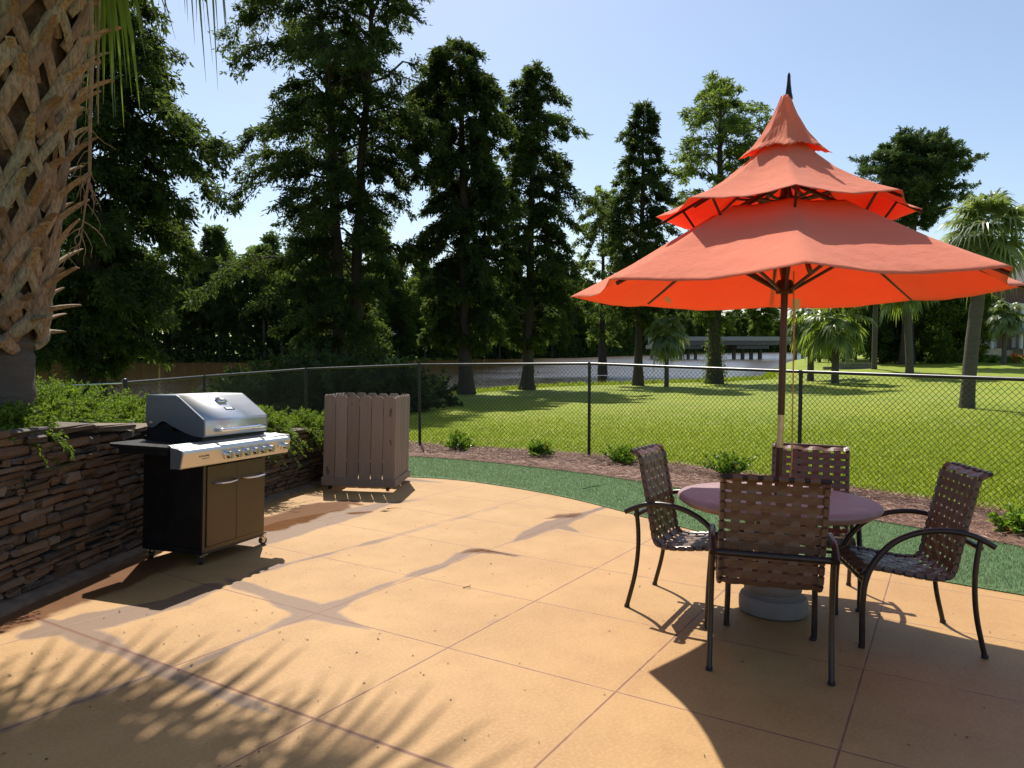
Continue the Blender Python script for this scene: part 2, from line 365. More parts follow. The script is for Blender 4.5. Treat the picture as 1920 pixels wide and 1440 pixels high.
# ---- terrain, river, far bank
WL = -2.42
ctl = [(-2, 36, -2.22), (-3.0, 28, -2.12), (0, 24, -2.02), (1.1, 40, -2.2), (7.5, 43.6, -2.2), (12.3, 45, -2.15), (8.6, 41, -2.15), (17.9, 41, -1.95), (24.5, 46, -1.6), (25, 51, -1.4), (14, 22.7, -1.85), (39, 60, -1.15), (44, 68, -.95), (30, 62, -1.25), (24, 52, -1.55), (60, 60, -1.0), (50, 40, -1.3), (30, 30, -1.65), (25, 18, -1.6), (12, 8, -1.75),
       (-6, 20, -2.05), (-12.4, 21.7, -2.0), (-14, 14, -1.95), (-8, 13, -1.95), (-10, 6, -1.7), (-18, 20, -2.2), (-9, 27, -2.2), (6, 20, -1.98), (20, 26, -1.8), (5, 32, -2.12), (18, 48, -2.1), (14, 35, -2.02), (-4, 17, -1.98), (10, 14, -1.85)]
ctl += [(x, y + .3, pz(x, y) - .0) for x, y, z in fence_pts[3:]]
C_ = np.array(ctl)
def idw(X, Y):
    d2 = (X[..., None] - C_[:, 0]) ** 2 + (Y[..., None] - C_[:, 1]) ** 2; w = 1 / (d2 + 2.0) ** 1.8
    return (w * C_[:, 2]).sum(-1) / w.sum(-1)
shore = [(-90, 14), (-40, 20), (-25, 24), (-15, 27.5), (-8, 31), (-2.5, 37.6), (1.1, 42.5), (7.5, 46.2), (12.5, 48), (16.5, 50.5), (20, 58), (27, 75), (50, 125), (160, 400), (160, 470), (400, 470), (400, -40), (-90, -40)]
bank = [(-400, 90), (-200, 110), (-83, 128), (-45, 133), (-15.6, 160), (12, 185), (58, 278), (117, 370), (160, 410), (160, 470), (400, 470), (400, 700), (-400, 700)]
def edge_sd(X, Y, poly):
    d = segdist(X, Y, [(x, y, 0) for x, y in poly + poly[:1]]); return np.where(inpoly(X, Y, poly), d, -d)
def ground_z(X, Y):
    X, Y = np.asarray(X, float), np.asarray(Y, float)
    z = idw(X, Y); sd = edge_sd(X, Y, shore); inside = inpoly(X, Y, fence_in + [(-4.6, -3)])
    z = np.where(inside, pz(X, Y) - .045, z)
    s = np.clip(sd / 1.2, -1, 1); z = np.where(sd < 1.2, WL - .25 + (z - WL + .25) * np.clip(.5 + .5 * s, 0, 1), z)
    z = np.where(sd < -1.2, WL - .9, z)
    fb = edge_sd(X, Y, bank); return np.where(fb > 0, WL + .15 + np.clip(fb * .12, 0, 1.6), np.where(fb > -2, np.maximum(z, WL - .3), z))
def gz(x, y): return float(ground_z(np.array([x]), np.array([y]))[0])
def grid_terrain(name, xs, ys, mat):
    X, Y = np.meshgrid(xs, ys, indexing='ij'); Z = ground_z(X, Y); idx = np.arange(X.size).reshape(X.shape)
    Q = np.stack([idx[:-1, :-1].ravel(), idx[1:, :-1].ravel(), idx[1:, 1:].ravel(), idx[:-1, 1:].ravel()], 1)
    return raw(name, np.stack([X.ravel(), Y.ravel(), Z.ravel()], 1), Q, mat, smooth=True)
t = NT('lawn_mat'); co = t.coord(); a_ = t.noise(.35, 4, .6, co); b_ = t.noise(2.2, 4, .6, co); c_ = t.noise(22, 5, .8, t.coord((1, .6, 1))); d_ = t.noise(.9, 3, .6, co)
g = t.mix(t.step(a_, .3, .7), (.20, .268, .015), (.32, .35, .026)); g = t.mix(t.math('MULTIPLY', t.step(b_, .45, .7), .7), g, (.36, .33, .08))
g = t.mix(t.math('MULTIPLY', t.step(d_, .56, .72), .5), g, (.42, .33, .14)); g = t.mix(t.math('MULTIPLY', t.step(c_, .35, .65), .7), g, (.11, .18, .012))
M['lawn'] = t.done(t.pbr(g, .75, 0, t.bump(c_, .7, .03), .15))
xs = np.concatenate([np.linspace(-420, -60, 25), np.arange(-58, -12, 1.0), np.arange(-12, 32, .45), np.arange(32, 80, 1.2), np.linspace(82, 420, 30)])
ys = np.concatenate([np.arange(-30, 4, 3.0), np.arange(4, 58, .45), np.arange(58, 200, 2.0), np.linspace(202, 700, 60)])
tag(grid_terrain('lawn', xs, ys, M['lawn']), kind='structure')
t = NT('water'); co = t.coord(); w1 = t.noise(2.2, 4, .7, t.coord((.5, 1.6, 1))); w2 = t.noise(.5, 3, .6, t.coord((.4, 1.2, 1)))
hn = t.math('ADD', w1, t.math('MULTIPLY', w2, 1.4))
sp3 = t.n('ShaderNodeSeparateXYZ'); t.set(sp3.inputs[0], co); ed_ = t.math('MULTIPLY', t.math('SUBTRACT', t.noise(.12, 3, .6, co), .5), 14)
wz = t.math('MULTIPLY', t.step(t.math('ADD', sp3.outputs[1], ed_), 58, 63), t.step(t.math('ADD', t.math('SUBTRACT', sp3.outputs[0], t.math('MULTIPLY', sp3.outputs[1], .02)), ed_), -7, 7))
hb_ = t.math('MULTIPLY', hn, t.math('ADD', .08, t.math('MULTIPLY', wz, .22)))      # wind ripples on the open reach, calm water in the lee of the bank
M['water'] = t.done(t.pbr((.05, .031, .014), t.math('ADD', .05, t.math('MULTIPLY', wz, .17)), 0, t.bump(hb_, 1.0, .26), t.math('ADD', .5, t.math('MULTIPLY', wz, .5)), IOR=1.33))
m = MB(); m.add([(-420, -40, WL), (420, -40, WL), (420, 700, WL), (-420, 700, WL)], [(0, 1, 2, 3)]); tag(m.build('river', M['water']), kind='structure')
# sunny tufts along the lawn edge and thin grass on the nearest lawn
M['grass'] = leafmat('grass', (.14, .215, .018), (.28, .33, .03), .35, (.36, .44, .03))
sh = np.array([p for p in curve(shore[3:11], 30)]); k = rs.randint(0, len(sh), 9000); j = rs.normal(0, .35, (9000, 2)) + np.array([.25, -1.0]); p2 = sh[k] + j
n = 9000; P = np.stack([p2[:, 0], p2[:, 1], ground_z(p2[:, 0], p2[:, 1])], 1); D = np.stack([rs.normal(0, .6, n), rs.normal(0, .6, n), np.ones(n)], 1)
V, Q = leaves(P, D, rs.uniform(.1, .38, n), rs.uniform(.03, .06, n), rs)
tag(raw('bank_grass', V, Q, M['grass'], col=np.repeat(rs.uniform(0, 1, n), 4)), 'ragged sunlit weeds and tall grass along the edge of the river bank', 'weeds', kind='stuff')
lp = fence_in[6:] ; lawn_near = [(-4.6, 14.8)] + [(x, y + .15) for x, y in fence_in[:26]] + [(14, 7), (20, 27), (-7, 27)]
pts = scatter(lawn_near, 110000, rs, lambda X, Y, r: (np.abs(X) < Y * .72 + .3) & (Y > 7) & (r.uniform(0, 1, len(X)) < np.clip((27 - Y) / 16, 0, 1) ** 1.5 * (11 / Y) ** .8)); n = len(pts)
P = np.stack([pts[:, 0], pts[:, 1], ground_z(pts[:, 0], pts[:, 1]) - .005], 1); D = np.stack([rs.normal(0, .7, n), rs.normal(0, .7, n), np.ones(n)], 1)
V, Q = leaves(P, D, rs.uniform(.03, .07, n), rs.uniform(.010, .02, n), rs)
tag(raw('lawn_grass', V, Q, M['grass'], col=np.repeat(rs.uniform(0, 1, n), 4)), 'bright yellow green blades of the mown lawn behind the fence', 'grass', kind='stuff')

# grit and leaf flecks on the slabs
pp_ = scatter([(-2.6, 2.2), (3.4, 2.2), (4.5, 4), (2.6, 5.6), (1.0, 7.8), (-.6, 9.5), (-2.2, 9.6), (-2.75, 5)], 750, rs); pp_ = pp_[(pp_[:, 0] < -.5) | (rs.uniform(0, 1, len(pp_)) < .45)]; n = len(pp_)
P = np.stack([pp_[:, 0], pp_[:, 1], pz(pp_[:, 0], pp_[:, 1]) + .003], 1); th = rs.uniform(0, 6.28, n); V, Q = leaves(P, np.stack([np.cos(th), np.sin(th), rs.uniform(0, .25, n)], 1), np.abs(rs.normal(.010, .008, n)) + .004, np.abs(rs.normal(.004, .003, n)) + .003, rs, .8)
M['grit'] = plain('grit', (.10, .055, .03), .8); tag(raw('leaf_litter', V, Q, M['grit']), 'tiny brown leaf flecks and grit scattered over the patio slabs', 'litter', kind='stuff')
# ================================================================== FURNITURE
def strapmat(name, a, b):
    t = NT(name); nz = t.noise(35, 4, .6, t.coord()); nf = t.noise(300, 2, .6, t.coord()); f = t.attr('rnd')
    return t.done(t.pbr(t.mix(t.math('ADD', t.math('MULTIPLY', nz, .6), t.math('MULTIPLY', f, .4)), a, b), t.math('ADD', t.math('MULTIPLY', nf, .2), .28), 0, t.bump(nf, .15, .001), .5))
M['strap'] = strapmat('vinyl_strap', (.095, .056, .038), (.165, .10, .07))
# ---- woven strap armchair: local frame, feet at (+-.275, +-.31), faces +Y
prof_pts = [(-.325, .99), (-.285, .975), (-.262, .935), (-.248, .86), (-.217, .72), (-.188, .58), (-.166, .47), (-.152, .43), (-.12, .408), (-.05, .403), (.06, .415), (.16, .43), (.25, .44), (.295, .432), (.315, .405)]
prof = curve(prof_pts, 8)
pl = [0]
for a, b in zip(prof[:-1], prof[1:]): pl.append(pl[-1] + math.dist(a, b))
def pp(s):
    s = min(max(s, 0), pl[-1] - 1e-6); i = max(0, int(np.searchsorted(pl, s) - 1)); f = (s - pl[i]) / max(1e-9, pl[i + 1] - pl[i])
    (y0, z0), (y1, z1) = prof[i], prof[i + 1]; ty, tz = y1 - y0, z1 - z0; L = math.hypot(ty, tz)
    return y0 + (y1 - y0) * f, z0 + (z1 - z0) * f, -tz / L, ty / L      # y,z and normal
s_bend = pl[8 * 8]
def weave(s0, s1, rng):
    m = MB(); hx = .245; sp = .0725; xs = [(i - 2.5) * sp for i in range(6)]; hs = .052; nh = int((s1 - s0) / hs); hs = (s1 - s0) / nh
    th = .0018
    def strip(fn, n, w, wdir, c):
        # fn(t)->(center, normal, widthvec)
        vs = []; fs = []
        for i in range(n + 1):
            cpt, nv, wv = fn(i / n)
            for sw in (-1, 1):
                for sn in (-1, 1): vs.append(cpt + wv * sw * w / 2 + nv * sn * th)
        for i in range(n):
            b, e = i * 4, i * 4 + 4
            fs += [(b, b + 2, e + 2, e), (b + 1, e + 1, e + 3, b + 3), (b, e, e + 1, b + 1), (b + 2, b + 3, e + 3, e + 2)]
        fs += [(0, 1, 3, 2), (n * 4, n * 4 + 2, n * 4 + 3, n * 4 + 1)]
        m.add(vs, fs, c)
    for j, x in enumerate(xs):
        ph = j % 2; jx = rng.normal(0, .0015)
        def fn(t, x=x, ph=ph, jx=jx):
            s = s0 + (s1 - s0) * t; y, z, ny, nz = pp(s); o = .0045 * math.cos(math.pi * ((s - s0) / hs - .5 + ph)) - .006 * (1 - (x / hx) ** 2)
            return Vector((x + jx, y + ny * o, z + nz * o)), Vector((0, ny, nz)), Vector((1, 0, 0))
        strip(fn, nh * 4, .046 + rng.normal(0, .001), None, rng.uniform(0, 1))
    for k in range(nh):
        s = s0 + hs * (k + .5); y, z, ny, nz = pp(s); js = rng.normal(0, .0015); sag = .006
        def fn(t, y=y, z=z, ny=ny, nz=nz, k=k, js=js):
            u = (t * 2 - 1) * (hx + .012); o = -.0045 * math.cos(math.pi * (u / sp - .5 + k)) if abs(u) < hx - .02 else (.010 * (1 if k % 2 else -1) * 0 + .013 if abs(u) > hx - .004 else .004)
            tv = Vector((0, nz, -ny)); c = Vector((u, y + ny * (o - sag * (1 - (u / hx) ** 2)), z + nz * (o - sag * (1 - (u / hx) ** 2)))) + tv * js
            return c, Vector((0, ny, nz)), tv
        strip(fn, 30, .0395, None, rng.uniform(0, 1))
    for k in range(nh):
        for sx in (-1, 1):
            s = s0 + hs * (k + .5); a_, b_ = pp(s - .0195), pp(s + .0195); m.tube([(sx * .247, a_[0], a_[1]), (sx * .247, *pp(s)[:2]), (sx * .247, b_[0], b_[1])], .0158, 8, c=rng.uniform(0, 1))
    ends = ([0] if s0 < .1 else []) + ([pl[-1]] if s1 > pl[-1] - .1 else [])
    for e in ends:
        y, z = pp(e)[:2]
        for x in xs: m.tube([(x - .023, y, z), (x + .023, y, z)], .0158, 8, c=rng.uniform(0, 1))
    return m
def make_chair(label):
    r = np.random.RandomState(5); t = thing('patio_chair', label, 'chair')
    fr = MB()
    for sx in (-1, 1): fr.tube([(sx * .247, y, z) for y, z in prof], .0125, 8)
    for y, z in (prof[0], prof[-1]): fr.tube([(-.247, y, z), (.247, y, z)], .0125, 8)
    fr.tube([(-.288, .305, .362), (.288, .305, .362)], .011, 8); fr.tube([(-.247, .29, .42), (-.247, .303, .362)], .010, 8); fr.tube([(.247, .29, .42), (.247, .303, .362)], .010, 8)
    fr.build('sling_frame', M['chair_metal'], t, True)
    weave(.012, s_bend, r).build('backrest', M['strap'], t, False)
    weave(s_bend, pl[-1] - .01, r).build('seat', M['strap'], t, False)
    for sx in (-1, 1):
        arm = curve([(-.34, .605), (-.28, .638), (-.20, .668), (-.08, .678), (.05, .655), (.17, .59), (.26, .48), (.305, .36), (.315, .22), (.312, .01)], 7)
        m = MB(); x0 = .288
        m.tube([(sx * (x0 + .006 * math.sin(i / 8)), y, z) for i, (y, z) in enumerate(arm)], .0165, 10); m.build('armrest', M['chair_metal'], t, True)
        leg = curve([(-.268, .63), (-.252, .5), (-.250, .36), (-.268, .2), (-.312, .01)], 7)
        m = MB(); m.tube([(sx * .288, y, z) for y, z in leg], .0145, 10); m.build('leg', M['chair_metal'], t, True)
        for y in (-.312, .312):
            m = MB(); m.tube([(sx * .288, y, 0), (sx * .288, y, .018)], .018, 10); m.build('foot_cap', M['dark_print'], t, True)
    m = MB(); m.tube([(-.288, -.268, .595), (.288, -.268, .595)], .0175, 10)
    m.build('cross_bar', M['chair_metal'], t, True)
    return t
def dup(root, mw, label):
    r = root.copy(); COL.objects.link(r); r.matrix_world = mw; r['label'] = label
    for ch in list(root.children):
        c = ch.copy(); COL.objects.link(c); c.parent = r
        for g in ch.children: d = g.copy(); COL.objects.link(d); d.parent = c
    return r
def chair_mat(rear_l, rear_r, fac=None, off=.312):
    a, b = pat(*rear_l), pat(*rear_r); c = (a + b) / 2; e = b - a
    f = np.array([-e[1], e[0], 0]); f /= np.linalg.norm(f)
    return pmat(c[0] + f[0] * off, c[1] + f[1] * off, f[0], f[1])
chair0 = make_chair('brown woven strap armchair nearest the camera, its back turned to the viewer'); chair0['group'] = 'woven strap chairs round the table'
chair0.matrix_world = chair_mat((1333, 1257), (1555, 1284))
dup(chair0, chair_mat((1228, 1096), (1175, 1138)), 'brown woven strap armchair on the left of the round table')
dup(chair0, chair_mat((1846, 1234), (1768, 1168)), 'brown woven strap armchair on the right of the round table')
mb = pmat(2.05, 5.06, -.33, -.944); dup(chair0, mb, 'brown woven strap armchair behind the round table on the fence side')
# ---- table
TC = np.array([1.655, 4.63])
tm = pmat(TC[0], TC[1])
t = NT('cast_stone'); co = t.coord(); nz = t.noise(9, 4, .6, co); nf = t.noise(180, 3, .7, co)
M['cast_stone'] = t.done(t.pbr(t.mix(t.math('MULTIPLY', t.step(nf, .45, .7), .4), t.mix(nz, (.20, .178, .158), (.29, .258, .23)), (.13, .12, .11)), .75, 0, t.bump(nf, .4, .003), .3))
t = NT('table_paint'); co = t.coord(); nz = t.noise(6, 5, .65, co); nf = t.noise(90, 3, .7, co)
M['table_paint'] = t.done(t.pbr(t.mix(t.math('MULTIPLY', t.step(nz, .5, .75), .4), t.mix(nf, (.27, .175, .185), (.36, .245, .255)), (.47, .37, .355)), .5, 0, t.bump(nf, .2, .003), .4))
tb = thing('round_table', 'round pinkish stone table with a turned pedestal, under the red parasol', 'table', mat=tm)
m = MB(); m.lathe([(.02, .655), (.50, .655), (.57, .668), (.602, .69), (.612, .705), (.606, .722), (.59, .732), (.575, .735), (.56, .7355), (.02, .7355)], 64); m.build('tabletop', M['table_paint'], tb, True)
m = MB(); m.lathe([(.02, .0), (.19, .0), (.205, .012), (.208, .04), (.208, .085), (.198, .11), (.168, .12), (.155, .135), (.17, .15), (.178, .19), (.165, .24), (.135, .262), (.115, .285), (.11, .33), (.125, .38), (.15, .43), (.16, .48), (.14, .53), (.115, .56), (.12, .59), (.17, .62), (.21, .654), (.02, .654)], 48); m.build('pedestal', M['cast_stone'], tb, True)
# ---- umbrella (gravity frame around its pole)
UC = np.array([1.675, 4.62]); pb = pz(*UC)
t = NT('canvas'); co = t.coord(); wv = t.noise(420, 2, .6, co); n1 = t.noise(3, 4, .6, co)
cc = t.mix(n1, (.93, .27, .135), (.98, .37, .20)); st_ = t.noise(1.6, 4, .6, co); cc = t.mix(t.math('MULTIPLY', t.step(st_, .4, .75), .35), cc, (.78, .20, .11)); cc = t.mix(t.math('MULTIPLY', wv, .25), cc, (.95, .45, .32))
p_ = t.pbr(cc, .85, 0, t.bump(t.math('ADD', t.math('MULTIPLY', wv, .4), t.math('MULTIPLY', t.noise(9, 4, .6, co), 2.2)), .5, .012), .15, **{'Sheen Weight': .25})
tr = t.n('ShaderNodeBsdfTranslucent'); t.set(tr.inputs[0], (1.0, .05, .018)); mx = t.n('ShaderNodeMixShader'); mx.inputs[0].default_value = .37
t.t.links.new(p_, mx.inputs[1]); t.t.links.new(tr.outputs[0], mx.inputs[2]); M['canvas'] = t.done(mx.outputs[0])
t = NT('umbrella_wood'); M['wood_dark'] = t.done(t.pbr(t.mix(t.noise(8, 4, .6, t.coord((8, 8, .6))), (.035, .012, .008), (.085, .028, .016)), .32, 0, None, .5))
M['brass'] = plain('pale_brass', (.62, .50, .30), .38, .6, 20, .15)
M['rope'] = plain('rope', (.55, .33, .12), .8, 0, 200, .3); M['label_white'] = plain('label_white', (.75, .68, .55), .7)
um = thing('patio_umbrella', 'three tiered red canvas pagoda parasol standing through the round table', 'umbrella', (UC[0], UC[1], pb))
def tiers(name, rings, nrib, rot, sag_out, sag_dn, tilt=(0, 0), n=20, wrin=0, pw=3):
    """rings: list (r, z) from rim to top; edges scallop between ribs"""
    m = MB(); nr = len(rings); A = nrib * n; vs = []
    for i, (r, z) in enumerate(rings):
        e = 1 - i / (nr - 1)
        for k in range(A):
            u = (k % n) / n; th = rot + 2 * math.pi * (k / A); sc = math.sin(math.pi * u)
            chord = math.cos(math.pi / nrib) / math.cos((u - .5) * 2 * math.pi / nrib)
            rr = r * (1 - (1 - chord) * .9) * (1 - sag_out * sc * e ** pw); zz = z - sag_dn * sc * (.35 + .65 * e)
            zz += wrin * math.sin(k * 1.7 + i) * e + .0035 * math.sin(k * .9 + r * 21) * math.sin(r * 13 + k * .37) * sc
            x, y = rr * math.sin(th), rr * math.cos(th); vs.append((x, y, zz + tilt[0] * x + tilt[1] * y))
    fs = [(i * A + k, i * A + (k + 1) % A, (i + 1) * A + (k + 1) % A, (i + 1) * A + k) for i in range(nr - 1) for k in range(A)]
    m.add(vs, fs); o = m.build(name, M['canvas'], um, True)
    md = o.modifiers.new('cloth', 'SOLIDIFY'); md.thickness = .0014; md.offset = 0
    return o
z0 = -pb        # camera height in the umbrella's frame
def rg(lst): return [(r, z + z0) for r, z in lst]
def dens(l, k=4):
    o = []
    for (a, b), (c, d) in zip(l[:-1], l[1:]): o += [(a + (c - a) * i / k, b + (d - b) * i / k) for i in range(k)]
    return o + [l[-1]]
RT = math.pi + R(15.5)
tiers('canopy', rg(dens([(1.33, .350), (1.15, .435), (.93, .545), (.72, .665), (.55, .76), (.43, .832)])), 8, RT, .055, .034, (0, -.022))
tiers('canopy', rg(dens([(.775, .83), (.64, .885), (.50, .955), (.36, 1.04), (.20, 1.17), (.11, 1.26)])), 8, RT, .045, .024, (-.02, -.01))
tiers('canopy', rg(dens([(.275, 1.175), (.20, 1.235), (.13, 1.325), (.075, 1.42), (.028, 1.53)])), 8, RT, .24, -.035, (.01, 0), wrin=.004, pw=.7)
m = MB(); m.tube([(-.004, 0, -.0 + .735), (.004, 0, 1.05)], .0215, 14); m.build('lower_pole', M['wood_dark'], um, True)
m = MB(); m.tube([(.004, 0, 1.05), (.009, 0, 1.255)], .0195, 14); m.build('pole_sleeve', M['brass'], um, True)
m = MB(); m.tube([(.009, 0, 1.255), (.018, 0, z0 + .5), (.02, 0, z0 + 1.5)], .0215, 14); m.build('pole', M['wood_dark'], um, True)
m = MB(); m.lathe([(.015, z0 + 1.515), (.025, z0 + 1.52), (.024, z0 + 1.535), (.018, z0 + 1.56), (.016, z0 + 1.58), (.012, z0 + 1.61), (.010, z0 + 1.64), (.009, z0 + 1.665), (.004, z0 + 1.68)], 16, .02, 0); m.build('finial', M['black_metal'], um, True)
m = MB(); m.lathe([(.022, z0 + .33), (.052, z0 + .335), (.055, z0 + .40), (.04, z0 + .42), (.022, z0 + .42)], 12, .016, 0); m.build('hub', M['wood_dark'], um, True); m = MB(); m.lathe([(.022, z0 + .86), (.05, z0 + .865), (.05, z0 + .93), (.022, z0 + .935)], 12, .018, 0); m.build('hub', M['wood_dark'], um, True)
for k in range(8):
    a = RT + k * math.pi / 4; dx, dy = math.sin(a), math.cos(a); tl = 0.0
    def P(r, z): return (.018 + dx * r, dy * r, z + z0 + tl * dx * r)
    m = MB(); m.tube([P(.02, 1.02), P(.43, .80), P(.93, .525), P(1.30, .345)], .0125, 6); m.build('rib', M['wood_dark'], um)
    m = MB(); m.tube([P(.05, .36), P(.62, .695)], .011, 6); m.build('strut', M['wood_dark'], um)
    m = MB(); m.tube([P(.03, 1.21), P(.42, .985), P(.755, .80)], .0095, 6); m.tube([P(.52, .72), P(.62, .87)], .008, 6); m.tube([P(.05, .90), P(.40, .985)], .0095, 6); m.build('upper_rib', M['wood_dark'], um)
m = MB(); m.tube([(.052, -.05, z0 + .47), (.058, -.055, z0 + .1), (.062, -.05, .98), (.05, -.045, .80), (.035, -.04, .745)], .0042, 6); m.build('pull_cord', M['rope'], um, True)
m = MB(); m.box(.045, .095, -.052, -.048, z0 + .235, z0 + .30); mm = m.build('care_tag', M['label_white'], um)
a = RT + 3 * math.pi / 4
m = MB(); m.box(.0, .06, -.002, .002, 0, .035); o = m.build('care_tag', M['label_white'], um); o.location = (.018 + math.sin(a) * 1.12, math.cos(a) * 1.12, z0 + .36); o.rotation_euler = (0, .5, .4)
# ================================================================== GRILL   local: +X along the front (to the camera's right), +Y toward the back wall
g0 = np.array([-2.25, 5.3]); ge = np.array([.31, .95]); ge /= np.linalg.norm(ge)
z_ = Vector(N.tolist()); ex = Vector((ge[0], ge[1], 0)); ex = (ex - z_ * ex.dot(z_)).normalized(); ey = z_.cross(ex)
gm = Matrix(((ex.x, ey.x, z_.x, g0[0]), (ex.y, ey.y, z_.y, g0[1]), (ex.z, ey.z, z_.z, pz(*g0)), (0, 0, 0, 1)))
GR = thing('gas_grill', 'stainless gas grill with black cabinet and closed lid, on casters by the stone wall', 'grill', mat=gm)
W = .71
m = MB(); m.box(0, .018, .01, .54, .105, .80); m.box(W - .018, W, .01, .54, .105, .80); m.box(.018, W - .018, .52, .54, .105, .80); m.box(0, W, .0, .54, .085, .105); m.box(.0, W, .012, .54, .80, .93)
m.box(-.012, .0, .03, .52, .10, .13); m.build('cabinet', M['cab_black'], GR)
m = MB(); m.box(.0, W, -.002, .010, .105, .135); m.box(.0, W, -.002, .010, .735, .80); m.box(0, .03, -.002, .010, .135, .735); m.box(W - .03, W, -.002, .010, .135, .735); m.build('front_frame', M['door_steel'], GR)
for i in (0, 1):
    x0, x1 = (.033, W / 2 - .002) if i == 0 else (W / 2 + .002, W - .033)
    m = MB(); m.box(x0, x1, -.014, .006, .139, .731, bev=.004); d = m.build('door', M['door_steel'], GR)
    hx0, hx1 = (x0 + .06, x1 - .01) if i == 0 else (x0 + .055, x1 - .005)
    m = MB(); m.tube([(hx0, -.014, .60), (hx0 + .012, -.038, .60), (hx0 + .05, -.05, .598), ((hx0 + hx1) / 2, -.056, .596), (hx1 - .05, -.05, .598), (hx1 - .012, -.038, .60), (hx1, -.014, .60)], .0125, 10, flat=.6); m.build('handle', M['chrome'], d, True)
# control panel: prism profile (y,z)
PX0, PX1 = -.34, .87
m = MB(); m.prism([(-.105, .765), (-.098, .758), (-.03, .762), (-.03, .90), (-.02, .905), (-.085, .895), (-.118, .885), (-.124, .875), (-.126, .862)], 'x', PX0, PX1)
m.build('control_panel', M['steel'], GR)
m = MB(); m.prism([(-.02, .906), (.0, .915), (.02, .915), (.02, .905), (-.02, .895), (-.085, .896), (-.085, .900)], 'x', PX0 + .01, PX1 - .01); m.build('panel_ledge', M['steel'], GR)
m = MB(); m.prism([(-.107, .762), (-.03, .76), (-.03, .905), (-.088, .897), (-.12, .887), (-.128, .868)], 'x', PX0 - .014, PX0 - .001); m.build('panel_end_cap', M['lid_side'], GR)
m = MB(); m.prism([(PX1, -.118), (PX1 + .025, -.085), (PX1 + .032, 0), (PX1 + .032, .40), (W + .005, .40), (W + .005, -.0), (W + .005, -.084), (PX1, -.084)], 'z', .886, .904); m.build('side_shelf', M['steel'], GR)
m = MB(); m.prism([(PX0, .0), (PX0 - .005, .50), (PX0 + .05, .56), (-.004, .56), (-.004, -.03), (PX0, -.03)], 'z', .882, .902); m.prism([(PX0 + .02, .02), (PX0 + .02, .45), (-.006, .45), (-.006, .02)], 'z', .84, .881); m.build('side_shelf', M['black_metal'], GR)
kx = [.105, .205, .305, .405, .50, .595, .725, .79]
for i, x in enumerate(kx):
    r = .031 if i != 6 else .012; y0 = -.116
    m = MB(); m.tube([(x, y0 + .002, .818), (x, y0 - .012, .8175)], r * 1.18, 20); b = m.build('knob_bezel' if i != 6 else 'igniter_button', M['chrome'], GR, True)
    if i == 6: continue
    m = MB(); m.tube([(x, y0 - .012, .8175), (x, y0 - .046, .816)], [r * .95, r * .84], 20); m.box(x - .005, x + .005, y0 - .052, y0 - .0465, .816 - r * .8, .816 + r * .8); m.build('knob', M['chrome'], b, True)
def text(body, size, mat, parent, loc, rot, name):
    cu = bpy.data.curves.new(name, 'FONT'); cu.body = body; cu.size = size; cu.extrude = .0006; cu.align_x = 'LEFT'
    o = bpy.data.objects.new(name, cu); dg = None
    COL.objects.link(o); bpy.context.view_layer.update(); me = bpy.data.meshes.new_from_object(o.evaluated_get(bpy.context.evaluated_depsgraph_get()))
    bpy.data.objects.remove(o); me.materials.clear(); me.materials.append(mat); o = bpy.data.objects.new(name, me); o.location = loc; o.rotation_euler = rot; return link(o, parent)
text("D'LUNE", .030, M['dark_print'], GR, (-.185, -.1235, .826), (math.pi / 2 - .2, 0, 0), 'panel_lettering')
m = MB(); m.box(-.15, -.08, -.1195, -.1180, .8115, .8135); m.build('lettering_line', M['dark_print'], GR)
# lid: side profile (y,z) y = distance from the front
lidp = [(-.006, .945), (-.01, .96), (-.008, 1.055), (.0, 1.075), (.225, 1.232), (.245, 1.240), (.50, 1.235), (.515, 1.225), (.52, 1.05), (.515, 1.03)]
LID = MB(); n_ = len(lidp)
vs = [(0.004, y, z) for y, z in lidp] + [(W - .004, y, z) for y, z in lidp]
LID.add(vs, [(i, i + 1, n_ + i + 1, n_ + i) for i in range(n_ - 1)]); lid = LID.build('lid', M['steel'], GR, True)
md = lid.modifiers.new('shell', 'SOLIDIFY'); md.thickness = .006
side = lidp + curve([(.50, 1.005), (.47, .995), (.44, 1.0), (.41, 1.02), (.385, 1.038), (.36, 1.045), (.33, 1.04), (.29, 1.02), (.2, .985), (.1, .955), (.03, .945)], 3)
for x0 in (-.012, W - .004):
    m = MB(); m.prism(side, 'x', x0, x0 + .016); s_ = m.build('lid_side', M['lid_side'], lid)
    inner = [(.03, 1.065), (.235, 1.212), (.49, 1.208), (.492, 1.05), (.47, 1.02), (.44, 1.025), (.40, 1.06), (.35, 1.072), (.28, 1.05), (.15, 1.0), (.04, .975)]
    xx = x0 - .0 if x0 < 0 else x0 + .016
    m = MB()
    m.tube([(xx, y, z) for y, z in inner[:4]], .003, 5); m.build('pressed_rim', M['lid_side'], s_, True)
    m = MB(); m.tube([(xx - .006, .465, 1.03), (xx + .006, .465, 1.03)], .013, 12); m.build('hinge_bolt', M['chrome'], s_, True)
m = MB(); hy = -.075; hz = .995
m.tube([(.10, -.008, hz - .004), (.10, hy + .012, hz), (.115, hy, hz), (.20, hy - .004, hz), (.48, hy - .004, hz), (.60, hy, hz), (.615, hy + .012, hz), (.615, -.008, hz - .004)], .0125, 12); m.build('handle', M['chrome'], lid, True)
sl_ = math.atan2(1.232 - 1.075, .225)
def on_lid(d, off=0):   # point on slanted face, d up the slope
    return (.0 + d * math.cos(sl_) - off * math.sin(sl_), 1.075 + d * math.sin(sl_) + off * math.cos(sl_))
